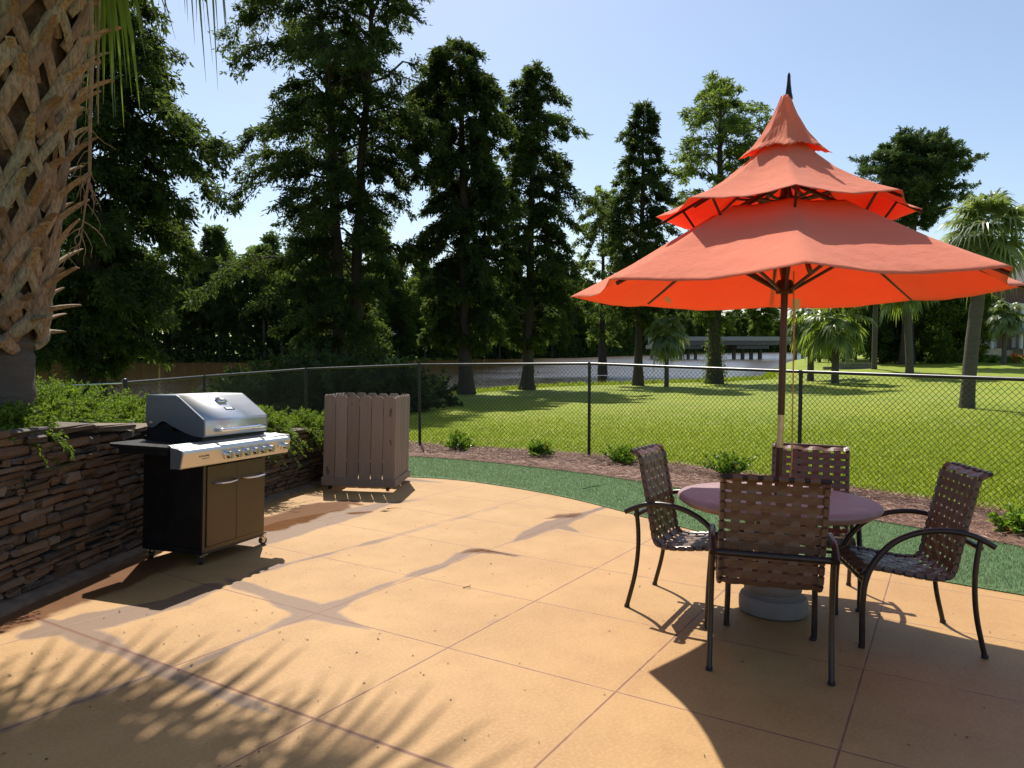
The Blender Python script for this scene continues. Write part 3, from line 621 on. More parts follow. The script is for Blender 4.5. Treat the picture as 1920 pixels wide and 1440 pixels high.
def badge(name, x, d, w, h, th, mat, par, ring=None):
    m = MB(); m.box(-w / 2, w / 2, -h / 2, h / 2, -th / 2, th / 2, bev=th * .4); o = m.build(name, mat, par, True); y, z = on_lid(d, th / 2); o.location = (x, y, z); o.rotation_euler = (sl_, 0, 0); return o
g1 = badge('thermometer', .365, .20, .10, .062, .022, M['chrome'], lid); m = MB(); m.box(-.032, .032, -.02, .02, .0115, .0135); m.build('dial', M['dark_print'], g1)
m = MB(); m.box(-.024, .024, -.014, .014, .0137, .015); m.build('dial_face', M['white_dial'], g1)
g2 = badge('badge', .375, .105, .10, .034, .004, M['dark_print'], lid); m = MB(); m.box(-.043, .03, -.011, .011, .0022, .0032); m.build('badge_plate', M['steel'], g2)
# rear hood and burner box
m = MB(); m.box(.01, W - .01, .03, .53, .93, .975); m.box(.02, W - .02, .30, .53, .975, 1.03); m.build('firebox', M['cab_black'], GR)
for x, y, a in ((.05, .05, .5), (W + .03, .05, -.4), (.05, .50, 1.0), (W + .03, .50, .3)):
    m = MB(); m.box(x - .03, x + .03, y - .035, y + .035, .075, .092); m.tube([(x, y, .092), (x, y, .055)], .010, 8); fk = m.build('caster', M['caster_metal'], GR, True)
    cx_, cy_ = x + .02 * math.cos(a), y + .02 * math.sin(a); ax, ay = -math.sin(a), math.cos(a)
    for s_ in (-1, 1):
        m = MB()
        px, py = cx_ + ax * s_ * .016, cy_ + ay * s_ * .016
        m.add([(px - .022 * math.cos(a), py - .022 * math.sin(a), .062), (px + .022 * math.cos(a), py + .022 * math.sin(a), .062), (px + .01 * math.cos(a), py + .01 * math.sin(a), .026), (px - .008 * math.cos(a), py - .008 * math.sin(a), .026)] + [(px - .022 * math.cos(a) + ax * s_ * .003, py - .022 * math.sin(a) + ay * s_ * .003, .062), (px + .022 * math.cos(a) + ax * s_ * .003, py + .022 * math.sin(a) + ay * s_ * .003, .062), (px + .01 * math.cos(a) + ax * s_ * .003, py + .01 * math.sin(a) + ay * s_ * .003, .026), (px - .008 * math.cos(a) + ax * s_ * .003, py - .008 * math.sin(a) + ay * s_ * .003, .026)],
              [(0, 1, 2, 3), (4, 5, 6, 7), (0, 1, 5, 4), (1, 2, 6, 5), (2, 3, 7, 6), (3, 0, 4, 7)])
        m.build('fork', M['caster_metal'], fk)
    m = MB(); m.tube([(cx_ - ax * .012, cy_ - ay * .012, .032), (cx_ + ax * .012, cy_ + ay * .012, .032)], .032, 20); m.build('wheel', M['tyre'], fk, True)
    m = MB(); m.tube([(cx_ - ax * .0135, cy_ - ay * .0135, .032), (cx_ + ax * .0135, cy_ + ay * .0135, .032)], .016, 16); m.build('wheel_rim', M['caster_metal'], fk, True)
for y_ in (.02, .47): m = MB(); m.box(W, W + .065, y_, y_ + .06, .078, .10); m.build('caster_bracket', M['black_metal'], GR)
# ================================================================== TIMBER BIN ENCLOSURE
t = NT('fence_wood'); co = t.coord((9, 9, .7)); gr = t.noise(3.2, 5, .65, co, .8); kn = t.noise(5, 2, .5, t.coord((3, 3, 1.2))); f = t.attr('rnd')
wc = t.mix(t.math('ADD', t.math('MULTIPLY', gr, .7), t.math('MULTIPLY', f, .35)), (.18, .135, .108), (.40, .315, .25)); wc = t.mix(t.math('MULTIPLY', t.step(kn, .68, .76), .7), wc, (.06, .03, .02))
M['fence_wood'] = t.done(t.pbr(wc, .8, 0, t.bump(gr, .35, .004), .25))
fb = pmat(-1.83, 8.75, .05, 1.0)
EN = thing('bin_enclosure', 'weathered wooden picket box hiding a bin, between grill and fence', 'bin enclosure', mat=fb)
EW, ED, EH, BH = .86, .88, 1.13, .07
rr_ = np.random.RandomState(3)
def pickets(x0, x1, n, plane, axis, name, gap=.011):
    m = MB(); w = (x1 - x0) / n
    for i in range(n):
        a, b = x0 + i * w + gap / 2, x0 + (i + 1) * w - gap / 2; c = min(.028, w * .22); h = EH + rr_.uniform(-.004, .004); tw = rr_.uniform(-.002, .002)
        poly = [(a, BH), (b, BH), (b, h - c), (b - c, h), (a + c, h), (a, h - c)]
        m.prism(poly, axis, plane + tw, plane + .017 + tw, rr_.uniform(0, 1))
    return m.build(name, M['fence_wood'], EN)
pickets(-EW / 2, EW / 2, 6, -.019, 'y', 'front_panel'); pickets(-EW / 2, EW / 2, 6, ED + .002, 'y', 'back_panel')
pickets(.0, ED, 6, -EW / 2, 'x', 'side_panel'); pickets(.0, ED, 6, EW / 2 - .017, 'x', 'side_panel')
m = MB(); g_ = .0185
for z in (.27, .93):
    for y_ in (.0, ED - .035): m = MB(); m.box(-EW / 2 + .02, EW / 2 - .02, y_, y_ + .035, z, z + .085, .5); m.build('cross_rail', M['fence_wood'], EN)
m = MB(); m.box(-EW / 2 - .004, EW / 2 + .004, -.039, -.0195, .055, .145, .3, bev=.003); m.box(EW / 2 + .0005, EW / 2 + .019, -.019, ED + .019, .055, .145, .5, bev=.003); m.box(-EW / 2 - .019, -EW / 2 - .0005, -.019, ED + .019, .055, .145, .5, bev=.003); m.box(-EW / 2, EW / 2, ED + .0195, ED + .038, .055, .145, .4); m.build('base_board', M['fence_wood'], EN)
for x in (-EW / 2 + .07, EW / 2 - .09):
    for y in (.06, ED - .06):
        m = MB(); m.tube([(x, y - .012, .024), (x, y + .012, .024)], .024, 14); m.box(x - .02, x + .02, y - .02, y + .02, .049, .056); m.build('caster', M['tyre'], EN, True)
# ================================================================== CHAIN LINK FENCE
FE = thing('chain_link_fence', 'black chain link fence curving behind the patio from left to right', 'fence', (fence_pts[4][0], fence_pts[4][1], fence_pts[4][2] - 1.55))
FO = np.array(FE.location)
fp = [np.array(p) for p in fence_pts]; dr = .0275
for i, p in enumerate(fp):
    gz_ = pz(p[0], p[1]) - .05 if i >= 4 else gz(p[0], p[1]) - .05
    r = .036 if i == 1 else .027
    m = MB(); q = p - FO; zb = gz_ - FO[2]
    m.tube([(q[0], q[1], zb), (q[0], q[1], q[2] - dr - .01)] if i != 1 else [(q[0], q[1], zb), (q[0], q[1], q[2] + .03)], r, 12); m.build('post', M['black_metal'], FE, True)
    m = MB()
    if i == 1: m.lathe([(.038, q[2] + .03), (.04, q[2] + .04), (.03, q[2] + .058), (.01, q[2] + .066)], 14, q[0], q[1])
    else: m.tube([(q[0], q[1], q[2] - .05), (q[0], q[1], q[2] + .022)], .031, 12)
    m.build('post_cap', M['black_metal'], FE, True)
m = MB(); m.tube([tuple(p - FO) for p in fp[1:]], .0225, 10); m.build('top_rail', M['rail_metal'], FE, True)
m = MB(); m.tube([tuple(p - FO) for p in fp[:2]], .008, 8); m.build('top_wire', M['chrome'], FE, True)
def wire_mesh(p, q):
    d = q[:2] - p[:2]; L = np.linalg.norm(d); d = d / L; nx, ny = -d[1], d[0]; s = .0725; hgt = 1.52; V = []; Q = []
    r = .0030
    def P(u, v):
        zt = p[2] + (q[2] - p[2]) * u / L - .035; return np.array([p[0] + d[0] * u, p[1] + d[1] * u, zt - v])
    for sgn in (1, -1):
        k0, k1 = (-int(hgt / s) - 1, int(L / s) + 1) if sgn == 1 else (0, int((L + hgt) / s) + 1)
        for k in range(k0, k1):
            u0 = k * s + (0 if sgn == 1 else 0); ta, tb = 0.0, hgt
            # u = u0 + sgn*v
            if sgn == 1: ta = max(0, -u0); tb = min(hgt, L - u0)
            else: ta = max(0, u0 - L); tb = min(hgt, u0)
            if tb - ta < .02: continue
            a = P(u0 + sgn * ta, ta); b = P(u0 + sgn * tb, tb); off = np.array([nx, ny, 0]) * .0022 * sgn
            t_ = (b - a) / np.linalg.norm(b - a); w_ = np.cross(t_, [nx, ny, 0]) * r; n2 = np.array([nx, ny, 0]) * r; base = len(V)
            for e in (a, b): V += [e + off + w_, e + off - w_ * .5 + n2 * .87, e + off - w_ * .5 - n2 * .87]
            Q += [(base, base + 1, base + 4, base + 3), (base + 1, base + 2, base + 5, base + 4), (base + 2, base, base + 3, base + 5)]
    return np.array(V) - FO, Q
for i in range(1, len(fp) - 1):
    V, Q = wire_mesh(fp[i], fp[i + 1]); raw('mesh_panel', V, Q, M['wire'], FE)
# ================================================================== STONE WALL, PLANTER, NEAR PALM
wpath = curve([(-3.0, .6), (-3.06, 2.2), (-3.05, 3.4), (-3.03, 4.33), (-2.98, 5.1), (-2.86, 6.5), (-2.66, 8.1), (-2.44, 9.1), (-2.28, 9.9), (-2.3, 10.6)], 10)
wl = [0]
for a, b in zip(wpath[:-1], wpath[1:]): wl.append(wl[-1] + math.dist(a, b))
WLEN = wl[-1]
def wp(s):
    s = min(max(s, 0), WLEN - 1e-6); i = max(0, int(np.searchsorted(wl, s) - 1)); f = (s - wl[i]) / (wl[i + 1] - wl[i]); a, b = np.array(wpath[i]), np.array(wpath[i + 1])
    tx = (b - a) / np.linalg.norm(b - a); return a + (b - a) * f, tx, np.array([tx[1], -tx[0]])      # point, along, outward (to the patio)
def wh(y): return float(np.interp(y, [0, 4.3, 5.3, 8.2, 9.2, 10.6], [1.06, 1.05, 1.02, .76, .66, .55]))
t = NT('stacked_stone'); co = t.coord(); f = t.attr('rnd'); nz = t.noise(14, 5, .65, co); nf = t.noise(90, 4, .7, co)
sc_ = t.ramp(f, [(0, (.018, .014, .012)), (.2, (.052, .036, .024)), (.4, (.115, .062, .027)), (.55, (.065, .049, .038)), (.7, (.16, .092, .040)), (.85, (.085, .038, .02)), (1, (.19, .145, .10))])
sc_ = t.mix(t.step(nz, .35, .7), sc_, t.mix(.5, sc_, (.10, .075, .06))); sc_ = t.mix(t.math('MULTIPLY', t.step(nf, .5, .7), .3), sc_, (.42, .34, .24))
M['stone'] = t.done(t.pbr(sc_, t.math('SUBTRACT', .85, t.math('MULTIPLY', nz, .3)), 0, t.bump(t.math('ADD', nz, t.math('MULTIPLY', nf, .5)), .7, .012), .4))
M['mortar'] = plain('mortar', (.010, .008, .006), .95, 0, 20, .4, .6)
M['soil'] = plain('soil', (.06, .038, .024), .95, 0, 12, .5, .8)
SW = thing('stone_wall', 'stacked brown fieldstone retaining wall running behind the grill', 'wall', (wpath[30][0], wpath[30][1], pz(*wpath[30]))); SO = np.array(SW.location)
m = MB(); rw = np.random.RandomState(11); s_ = 0.0
vs = []; fs = []
for i, (x, y) in enumerate(wpath):
    p, tx, o_ = wp(wl[i]); z0_, z1_ = pz(x, y) - .05, pz(x, y) + wh(y) - .05
    a, b = p - o_ * .02, p - o_ * .32; vs += [(a[0], a[1], z0_), (a[0], a[1], z1_), (b[0], b[1], z1_), (b[0], b[1], z0_)]
n_ = len(wpath)
fs = [(i * 4 + k, i * 4 + (k + 1) % 4, i * 4 + 4 + (k + 1) % 4, i * 4 + 4 + k) for i in range(n_ - 1) for k in range(4)] + [(0, 1, 2, 3), ((n_ - 1) * 4, (n_ - 1) * 4 + 3, (n_ - 1) * 4 + 2, (n_ - 1) * 4 + 1)]
m.add([(v[0] - SO[0], v[1] - SO[1], v[2] - SO[2]) for v in vs], fs); m.build('core', M['mortar'], SW)
def stone(mb, s, z, w, h, out, dep, c, tilt=0, rj=.008):
    p, tx, o_ = wp(s); base = pz(p[0], p[1])
    q = MB(); q.box(-w / 2, w / 2, -dep, out, -h / 2, h / 2, bev=min(h, w) * .24)
    vv = []
    for (x, y, zz) in q.v:
        x += rw.normal(0, rj); y += rw.normal(0, rj * .8) if y > 0 else 0; zz += rw.normal(0, rj * .45) + x * tilt
        g = p + tx * x + o_ * y; vv.append((g[0] - SO[0], g[1] - SO[1], base + z + zz - SO[2]))
    mb.add(vv, q.f, c)
m = MB(); z = .0
zc = []
while z < 1.05:
    h = rw.uniform(.034, .082); s_ = rw.uniform(0, .2)
    while s_ < WLEN:
        w = rw.uniform(.07, .30) * (1 if h > .04 else 1.2); p, tx, o_ = wp(s_ + w / 2); top = wh(p[1])
        if z + h < top - .03 and p[1] > 1.4:
            if h > .062 and rw.uniform() < .3:
                stone(m, s_ + w / 2, z + h * .25, w - .006, h * .48, rw.uniform(.0, .03), .05, rw.uniform()); stone(m, s_ + w / 2, z + h * .76, w - .008, h * .46, rw.uniform(.0, .03), .05, rw.uniform())
            else: stone(m, s_ + w / 2, z + h / 2, w - rw.uniform(.004, .016), h - rw.uniform(.003, .013), rw.uniform(.0, .045), .05, rw.uniform(), rw.normal(0, .03))
        s_ += w
    z += h
m.build('stonework', M['stone'], SW)
m = MB(); s_ = 1.0
while s_ < WLEN - .1:
    w = rw.uniform(.22, .5); p, tx, o_ = wp(s_ + w / 2); h = rw.uniform(.035, .065); stone(m, s_ + w / 2, wh(p[1]) - .02 + rw.uniform(-.008, .012), w - .012, h, rw.uniform(.01, .055), rw.uniform(.25, .38), rw.uniform(), rw.normal(0, .03), .013); s_ += w
m.build('cap_stones', M['stone'], SW)
m = MB(); vs = []
for i, (x, y) in enumerate(wpath):
    p, tx, o_ = wp(wl[i]); z0_ = pz(x, y) - .02; a, b = p + o_ * .115, p - o_ * .02
    vs += [(a[0], a[1], z0_), (a[0], a[1], z0_ + .045), (b[0], b[1], z0_ + .07), (b[0], b[1], z0_)]
fs = [(i * 4 + k, i * 4 + (k + 1) % 4, i * 4 + 4 + (k + 1) % 4, i * 4 + 4 + k) for i in range(n_ - 1) for k in range(4)]
m.add([(v[0] - SO[0], v[1] - SO[1], v[2] - SO[2]) for v in vs], fs); M['footing'] = plain('footing', (.17, .12, .08), .7, 0, 9, .3, .4); m.build('footing', M['footing'], SW)
# soil behind the wall
vs = []; rows = len(wpath); offs = [.28, .8, 1.5, 2.4, 3.4, 4.6]; dz = [-.06, .0, -.02, -.25, -.7, -1.3]
for i, (x, y) in enumerate(wpath):
    p, tx, o_ = wp(wl[i]); zt = pz(x, y) + wh(y)
    for o1, d1 in zip(offs, dz): g = p - o_ * o1; vs.append((g[0], g[1], max(zt + d1, -2.3) + rw.normal(0, .02)))
nc = len(offs); m = MB(); m.add(vs, [(i * nc + k, i * nc + k + 1, (i + 1) * nc + k + 1, (i + 1) * nc + k) for i in range(rows - 1) for k in range(nc - 1)]); tag(m.build('planter_soil', M['soil'], None, True), kind='structure')
# ---- palms
M['palm_leaf'] = leafmat('palm_leaf', (.05, .085, .02), (.13, .18, .05), .4, (.25, .34, .04), .35, .5)
M['palm_leaf_silver'] = leafmat('palm_leaf_silver', (.06, .09, .035), (.17, .215, .09), .35, (.3, .38, .08), .35, .5)
M['palm_dry'] = leafmat('palm_dry', (.30, .17, .06), (.45, .28, .10), .35, (.6, .35, .08), .6, .3)
M['petiole'] = plain('petiole', (.16, .19, .06), .45, 0, 20, .3)
t = NT('boot'); co = t.coord(); f = t.attr('rnd'); nz = t.noise(9, 4, .6, co); nf = t.noise(60, 4, .7, t.coord((1, 1, .3)))
bc = t.ramp(t.math('ADD', t.math('MULTIPLY', f, .7), t.math('MULTIPLY', nz, .3)), [(0, (.08, .05, .03)), (.35, (.24, .155, .095)), (.6, (.38, .265, .17)), (.8, (.27, .235, .15)), (1, (.50, .37, .25))])
M['boot'] = t.done(t.pbr(t.mix(t.math('MULTIPLY', t.step(nf, .42, .62), .6), bc, (.085, .055, .038)), .75, 0, t.bump(nf, .5, .006), .3))
t = NT('palm_bark'); co = t.coord(); nz = t.noise(4, 5, .7, t.coord((1, 1, 5))); nf = t.noise(40, 4, .7, co)
M['palm_bark'] = t.done(t.pbr(t.mix(nz, (.055, .046, .038), (.15, .13, .11)), .85, 0, t.bump(t.math('ADD', nz, t.math('MULTIPLY', nf, .4)), .8, .03), .25))
def frond_arrays(rng, L_pet, Rb, az, el, droop=.5, nl=40, segs=4, fan=2.25, wl_=.045, tipdroop=.5):
    """fan leaf from the origin; returns petiole points, V, Q"""
    d0 = np.array([math.sin(az) * math.cos(el), math.cos(az) * math.cos(el), math.sin(el)]); pts = [np.zeros(3)]; d = d0.copy()
    for i in range(6):
        pts.append(pts[-1] + d * L_pet / 6); d = nrm(d + np.array([0, 0, -droop / 6]))
    side = nrm(np.cross(d, [0, 0, 1.0])); side = nrm(side + rng.normal(0, .15, 3)); V = []; Q = []; end = pts[-1]
    for k in range(nl):
        a = (k / (nl - 1) * 2 - 1) * fan; ln = Rb * (1 - .35 * (abs(a) / fan) ** 2) * rng.uniform(.88, 1.08); b0 = end + d * Rb * .22 * (1 - abs(a) / fan) + np.array([0, 0, -.1 * Rb * (1 - abs(a) / fan)])
        ld = nrm(d * math.cos(a) + side * math.sin(a) + np.array([0, 0, rng.normal(0, .06)])); up = nrm(np.cross(side, d)); wv = nrm(np.cross(ld, up) + up * rng.uniform(-.7, .7))
        td = tipdroop * rng.uniform(.5, 1.5); base = len(V)
        for s in range(segs + 1):
            u = s / segs; p = b0 + ld * ln * u + np.array([0, 0, -td * ln * u * u * u]) + up * .06 * math.sin(u * 3); ww = wl_ * (.75 + .55 * math.sin(math.pi * min(1, u * .8 + .22))) * (1 - u ** 4) + .002
            V += [p + wv * ww / 2, p - wv * ww / 2]
        Q += [(base + 2 * s, base + 2 * s + 1, base + 2 * s + 3, base + 2 * s + 2) for s in range(segs)]
    return pts, V, Q
def add_frond(root, rng, org, mat, pet_mat, **kw):
    pts, V, Q = frond_arrays(rng, **kw); c = rng.uniform(0, 1)
    o = raw('frond', np.array(V), Q, mat, root, col=np.clip(np.full(len(V), c) + rng.normal(0, .08, len(V)), 0, 1)); o.location = org
    m = MB(); m.tube(pts, [.022 - .002 * i for i in range(7)], 6, flat=.6); m.build('petiole', pet_mat, o, True); return o
NPX, NPY = -3.56, 5.1; npz = pz(NPX, NPY) + .95
NP = thing('palm_tree', 'big cabbage palm at left edge with crisscrossed leaf bases on its trunk', 'palm tree', (NPX, NPY, npz))
def core(z):   # z is camera relative
    f = np.clip((z - .0) / 2.0, -1, 2.0); return np.array([.0 + .24 * max(f, 0), -.03 * max(f, 0)]), float(np.interp(z, [-1, -.05, .1, 1.0, 2.0, 3.2], [.225, .215, .27, .29, .345, .36]))
rp = np.random.RandomState(21)
m = MB(); zz = np.linspace(npz - .1, .12, 14); m.tube([(core(z)[0][0], core(z)[0][1], z - npz) for z in zz], [.24 + .02 * math.sin(i * 2.2) * .3 + (.03 if i < 2 else 0) - .012 * (i % 2) for i in range(14)], 20); m.build('trunk', M['palm_bark'], NP, True)
m = MB(); zz = np.linspace(0.05, 4.65, 15); m.tube([(core(z)[0][0], core(z)[0][1], z - npz) for z in zz], [core(z)[1] - .03 for z in zz], 16); m.build('inner_trunk', plain('fibre', (.10, .06, .035), .95, 0, 18, .5, .8), NP, True)
m = MB()
def ribbon(pts, nrmls, w, th, c):
    vs = []; n = len(pts)
    for i in range(n):
        t_ = nrm(np.array(pts[min(i + 1, n - 1)]) - np.array(pts[max(i - 1, 0)])); nn = nrm(np.array(nrmls[i]) - t_ * np.dot(nrmls[i], t_)); s = np.cross(t_, nn); wi = w[i]; ti = th[i]
        p = np.array(pts[i]); vs += [p + s * wi / 2 - nn * ti * .3, p + s * wi * .3 + nn * ti * .6, p - s * wi * .3 + nn * ti * .6, p - s * wi / 2 - nn * ti * .3, p - nn * ti * .7]
    fs = [(i * 5 + k, i * 5 + (k + 1) % 5, i * 5 + 5 + (k + 1) % 5, i * 5 + 5 + k) for i in range(n - 1) for k in range(5)] + [(0, 1, 2, 3, 4), tuple((n - 1) * 5 + k for k in range(5))]
    m.add(vs, fs, c)
K = 205
for i in range(K):
    z = .06 + 3.8 * i / K; a = i * 2.39996 + rp.normal(0, .10); z += rp.normal(0, .018)
    cxy, rr = core(z); c = rp.uniform(0, 1)
    def S(a_, z_, r_): cc, r0 = core(z_); return np.array([cc[0] + (r0 + r_) * math.sin(a_), cc[1] + (r0 + r_) * math.cos(a_), z_ - npz])
    def Nn(a_): return np.array([math.sin(a_), math.cos(a_), .1])
    lo = z < .35; wk = rp.uniform(.75, 1.2)
    for sg in (-1, 1):
        if lo: spread, dn = .5, .14
        else: spread, dn = rp.uniform(.42, .56), rp.uniform(.30, .38)
        P_ = []; Nl = []
        for k in range(6):
            u = k / 5; aa = a + sg * spread * (1 - u); P_.append(S(aa, max(z - dn * (1 - u) ** 1.0, .0), .0 + .035 * u + .012 * sg * .5 + .02 * math.sin(u * 3))); Nl.append(Nn(aa))
        ribbon(P_, Nl, [.06 * wk, .072 * wk, .082 * wk, .088 * wk, .092 * wk, .095 * wk], [.02] * 6, min(1, c + rp.uniform(0, .12)))
    sl = rp.uniform(.08, .30) * (.8 if lo else 1); P_ = [S(a, z - .015, .03)]; d = np.array([math.sin(a) * .75, math.cos(a) * .75, .7 if not lo else .12]); d = nrm(d + rp.normal(0, .12, 3))
    for k in range(4): P_.append(P_[-1] + d * sl / 4); d = nrm(d + np.array([math.sin(a), math.cos(a), -.25]) * .12)
    ribbon(P_, [Nn(a) - .5 * np.array([0, 0, 1])] * 5, [.085, .075, .062, .055, .03 if rp.uniform() < .5 else .06], [.03, .026, .02, .016, .008], c)
m.build('leaf_boots', M['boot'], NP)
ctop = np.array([core(3.4)[0][0], core(3.4)[0][1], 4.6 - npz])
for i in range(46):
    az = i * 2.39996 + 0.4; lev = i / 46; el = R(8 + 70 * lev + rp.normal(0, 5)); vis = -15 < (math.degrees(az) + 180) % 360 - 180 < 125; el = max(el, R(26)) if vis else el
    add_frond(NP, rp, tuple(ctop + np.array([0, 0, .35 * lev - .1])), M['palm_leaf'] if i != 9 else M['palm_dry'], M['petiole'], L_pet=rp.uniform(1.15, 1.5) + .35 * max(0, math.cos(az)), Rb=rp.uniform(1.0, 1.2), az=az, el=el, droop=.55 if vis else .95 - .4 * lev, nl=44, wl_=.052, tipdroop=.3 if vis else .45)
# three low fronds that hang into the top of the picture
for az, el, lp, rb in ((R(15), R(-60), 1.3, .75), (R(30), R(-70), 1.4, .65), (R(66), R(-20), 1.15, .8), (R(48), R(-20), 1.0, .75)):
    add_frond(NP, rp, tuple(ctop + np.array([0, 0, -.05])), M['palm_leaf'], M['petiole'], L_pet=lp, Rb=rb, az=az, el=el, droop=1.35, nl=40, wl_=.036, tipdroop=.8)
for i in range(12): add_frond(NP, rp, tuple(ctop + np.array([0, 0, .1])), M['palm_leaf'], M['petiole'], L_pet=rp.uniform(1.3, 1.9), Rb=1.1, az=R(-25 + 8 * i), el=R(rp.uniform(26, 48)), droop=.5, nl=44, wl_=.055, tipdroop=.3)
# dead flower stalk hanging beside the trunk
m = MB(); q0 = np.array([at(182, 4.75) - NPX, 4.75 - NPY, 0])
def sp(px, py, D): return np.array([at(px, D) - NPX, D - NPY, (YH - py) / F * D - npz])
stalk = [sp(196, -140, 4.9), sp(190, -20, 4.8), sp(188, 120, 4.75), (sp(182, 230, 4.75)), sp(178, 330, 4.75), sp(168, 390, 4.75), sp(160, 440, 4.75), sp(152, 480, 4.75)]
m.tube(stalk, [.016, .015, .013, .011, .009, .006, .004, .002], 6)
for k in range(34):
    j = rp.randint(2, 7); b = stalk[j] + (stalk[min(j + 1, 7)] - stalk[j]) * rp.uniform(); d = nrm(np.array([rp.normal(0, 1), rp.normal(0, .6), -.9 + rp.normal(0, .4)])); P_ = [b]
    for q in range(5): d = nrm(d + rp.normal(0, .3, 3) + np.array([0, 0, -.25])); P_.append(P_[-1] + d * rp.uniform(.025, .06))
    m.tube(P_, [.004, .0035, .003, .0025, .002, .0012], 4)
m.tube([sp(202, -120, 4.9), sp(206, 0, 4.85), sp(200, 120, 4.8), sp(196, 240, 4.78)], [.008, .007, .006, .004], 5)
m.build('dead_stalk', plain('dead_stalk', (.24, .15, .09), .8, 0, 30, .3), NP, True)
# ---- junipers and shrubs
M['juniper'] = leafmat('juniper', (.022, .052, .009), (.088, .15, .02), .38, (.21, .32, .026), .55, .25)
M['twig'] = plain('twig', (.12, .08, .05), .85, 0, 20, .3)
def spray_bush(name, label, cat, c, rad, hgt, n, leafL, mat, rng, lean=(0, 0), droopz=.4, group=None, nl=26, lw=.35, flowers=None, topo=.6):
    """many feathery sprays growing out and over from one base"""
    t_ = thing(name, label, cat, c, group=group); A = rng.uniform(0, 6.28, n); E_ = rng.uniform(.05, 1.45, n); Ls = rad * rng.uniform(.55, 1.1, n) * (np.cos(E_) + hgt / rad * np.sin(E_))
    Pb = np.stack([rng.normal(0, rad * .22, n), rng.normal(0, rad * .22, n), np.zeros(n)], 1)
    D0 = np.stack([np.cos(A) * np.cos(E_) + lean[0], np.sin(A) * np.cos(E_) + lean[1], np.sin(E_) + .25], 1); D0 = nrm(D0)
    U = rng.uniform(.25, 1, (n, nl)) ** .8; P = Pb[:, None] + D0[:, None] * (Ls[:, None] * U)[..., None]; P[..., 2] -= droopz * (Ls[:, None] * U ** 2.2) * np.cos(E_)[:, None]
    tang = D0[:, None] + np.array([0, 0, -1.0]) * (2.2 * droopz * U ** 1.2 * np.cos(E_)[:, None])[..., None]
    Dl = nrm(tang + rng.normal(0, .55, (n, nl, 3))); col = np.clip(rng.uniform(0, 1, (n, 1)) * .7 + rng.uniform(0, .4, (n, nl)), 0, 1)
    V, Q = leaves(P.reshape(-1, 3), Dl.reshape(-1, 3), leafL * rng.uniform(.6, 1.3, n * nl), leafL * lw * rng.uniform(.7, 1.2, n * nl), rng)
    raw('foliage', V, Q, mat, t_, col=np.repeat(col.ravel(), 4))
    m = MB()
    for k in range(0, n, max(1, n // 26)):
        pts = []
        for u in (0, .3, .6, .85): q = Pb[k] + D0[k] * Ls[k] * u; q = q.copy(); q[2] -= droopz * Ls[k] * u ** 2.2 * math.cos(E_[k]); pts.append(q)
        m.tube(pts, [rad * .02, rad * .015, rad * .01, rad * .005], 4)
    m.build('stems', M['twig'], t_)
    if flowers:
        fm, fr, nf_ = flowers; m = MB()
        for k in range(nf_):
            i, j = rng.randint(0, n), rng.randint(0, nl); p = P[i, j] + np.array([0, 0, fr])
            for q in range(7): a = rng.normal(0, fr * .6, 3); v = [p + a + rng.normal(0, fr * .55, 3) for _ in range(4)]; m.add(v, [(0, 1, 2, 3)])
        m.build('blossoms', fm, t_)
    return t_
rj = np.random.RandomState(31)
def top_at(y): p = wp(float(np.interp(y, [q[1] for q in wpath], wl)))[0]; return p[0], pz(p[0], y) + wh(y)
for lab, y, off, rad, hg, n, lean, dr in (
    ('low juniper spilling over the wall top just right of the grill lid', 7.0, .30, .42, .30, 300, (.25, .1), .55),
    ('bushy juniper hanging down the wall between the grill and the wooden box', 8.1, .22, .55, .24, 380, (.35, -.1), .8),
    ('juniper half hidden behind the left side of the wooden box', 9.2, .2, .5, .25, 320, (.3, 0), .75),
    ('juniper tuft between the grill lid and the capped fence post', 6.3, .95, .50, .34, 300, (0, 0), .4),
    ('dark juniper trailing over the wall left of the grill shelf', 4.75, .32, .42, .16, 260, (.55, .1), .8),
    ('low green juniper at the foot of the big palm trunk', 4.7, .95, .50, .18, 260, (0, 0), .4),
    ('ferny juniper on the planter behind the grill left shelf', 5.55, .8, .50, .30, 300, (0, 0), .4),
    ('shady juniper at the far left end of the planter', 4.0, .75, .42, .12, 220, (.1, 0), .5),
    ('juniper rising behind the grill lid near the left fence post', 7.2, 1.1, .55, .26, 260, (0, 0), .35)):
    x, z = top_at(y); spray_bush('juniper_shrub', lab, 'shrub', (x - off, y, z - .04), rad, hg, n, .034, M['juniper'], rj, lean, dr, 'junipers along the stone wall', nl=56, lw=.30)
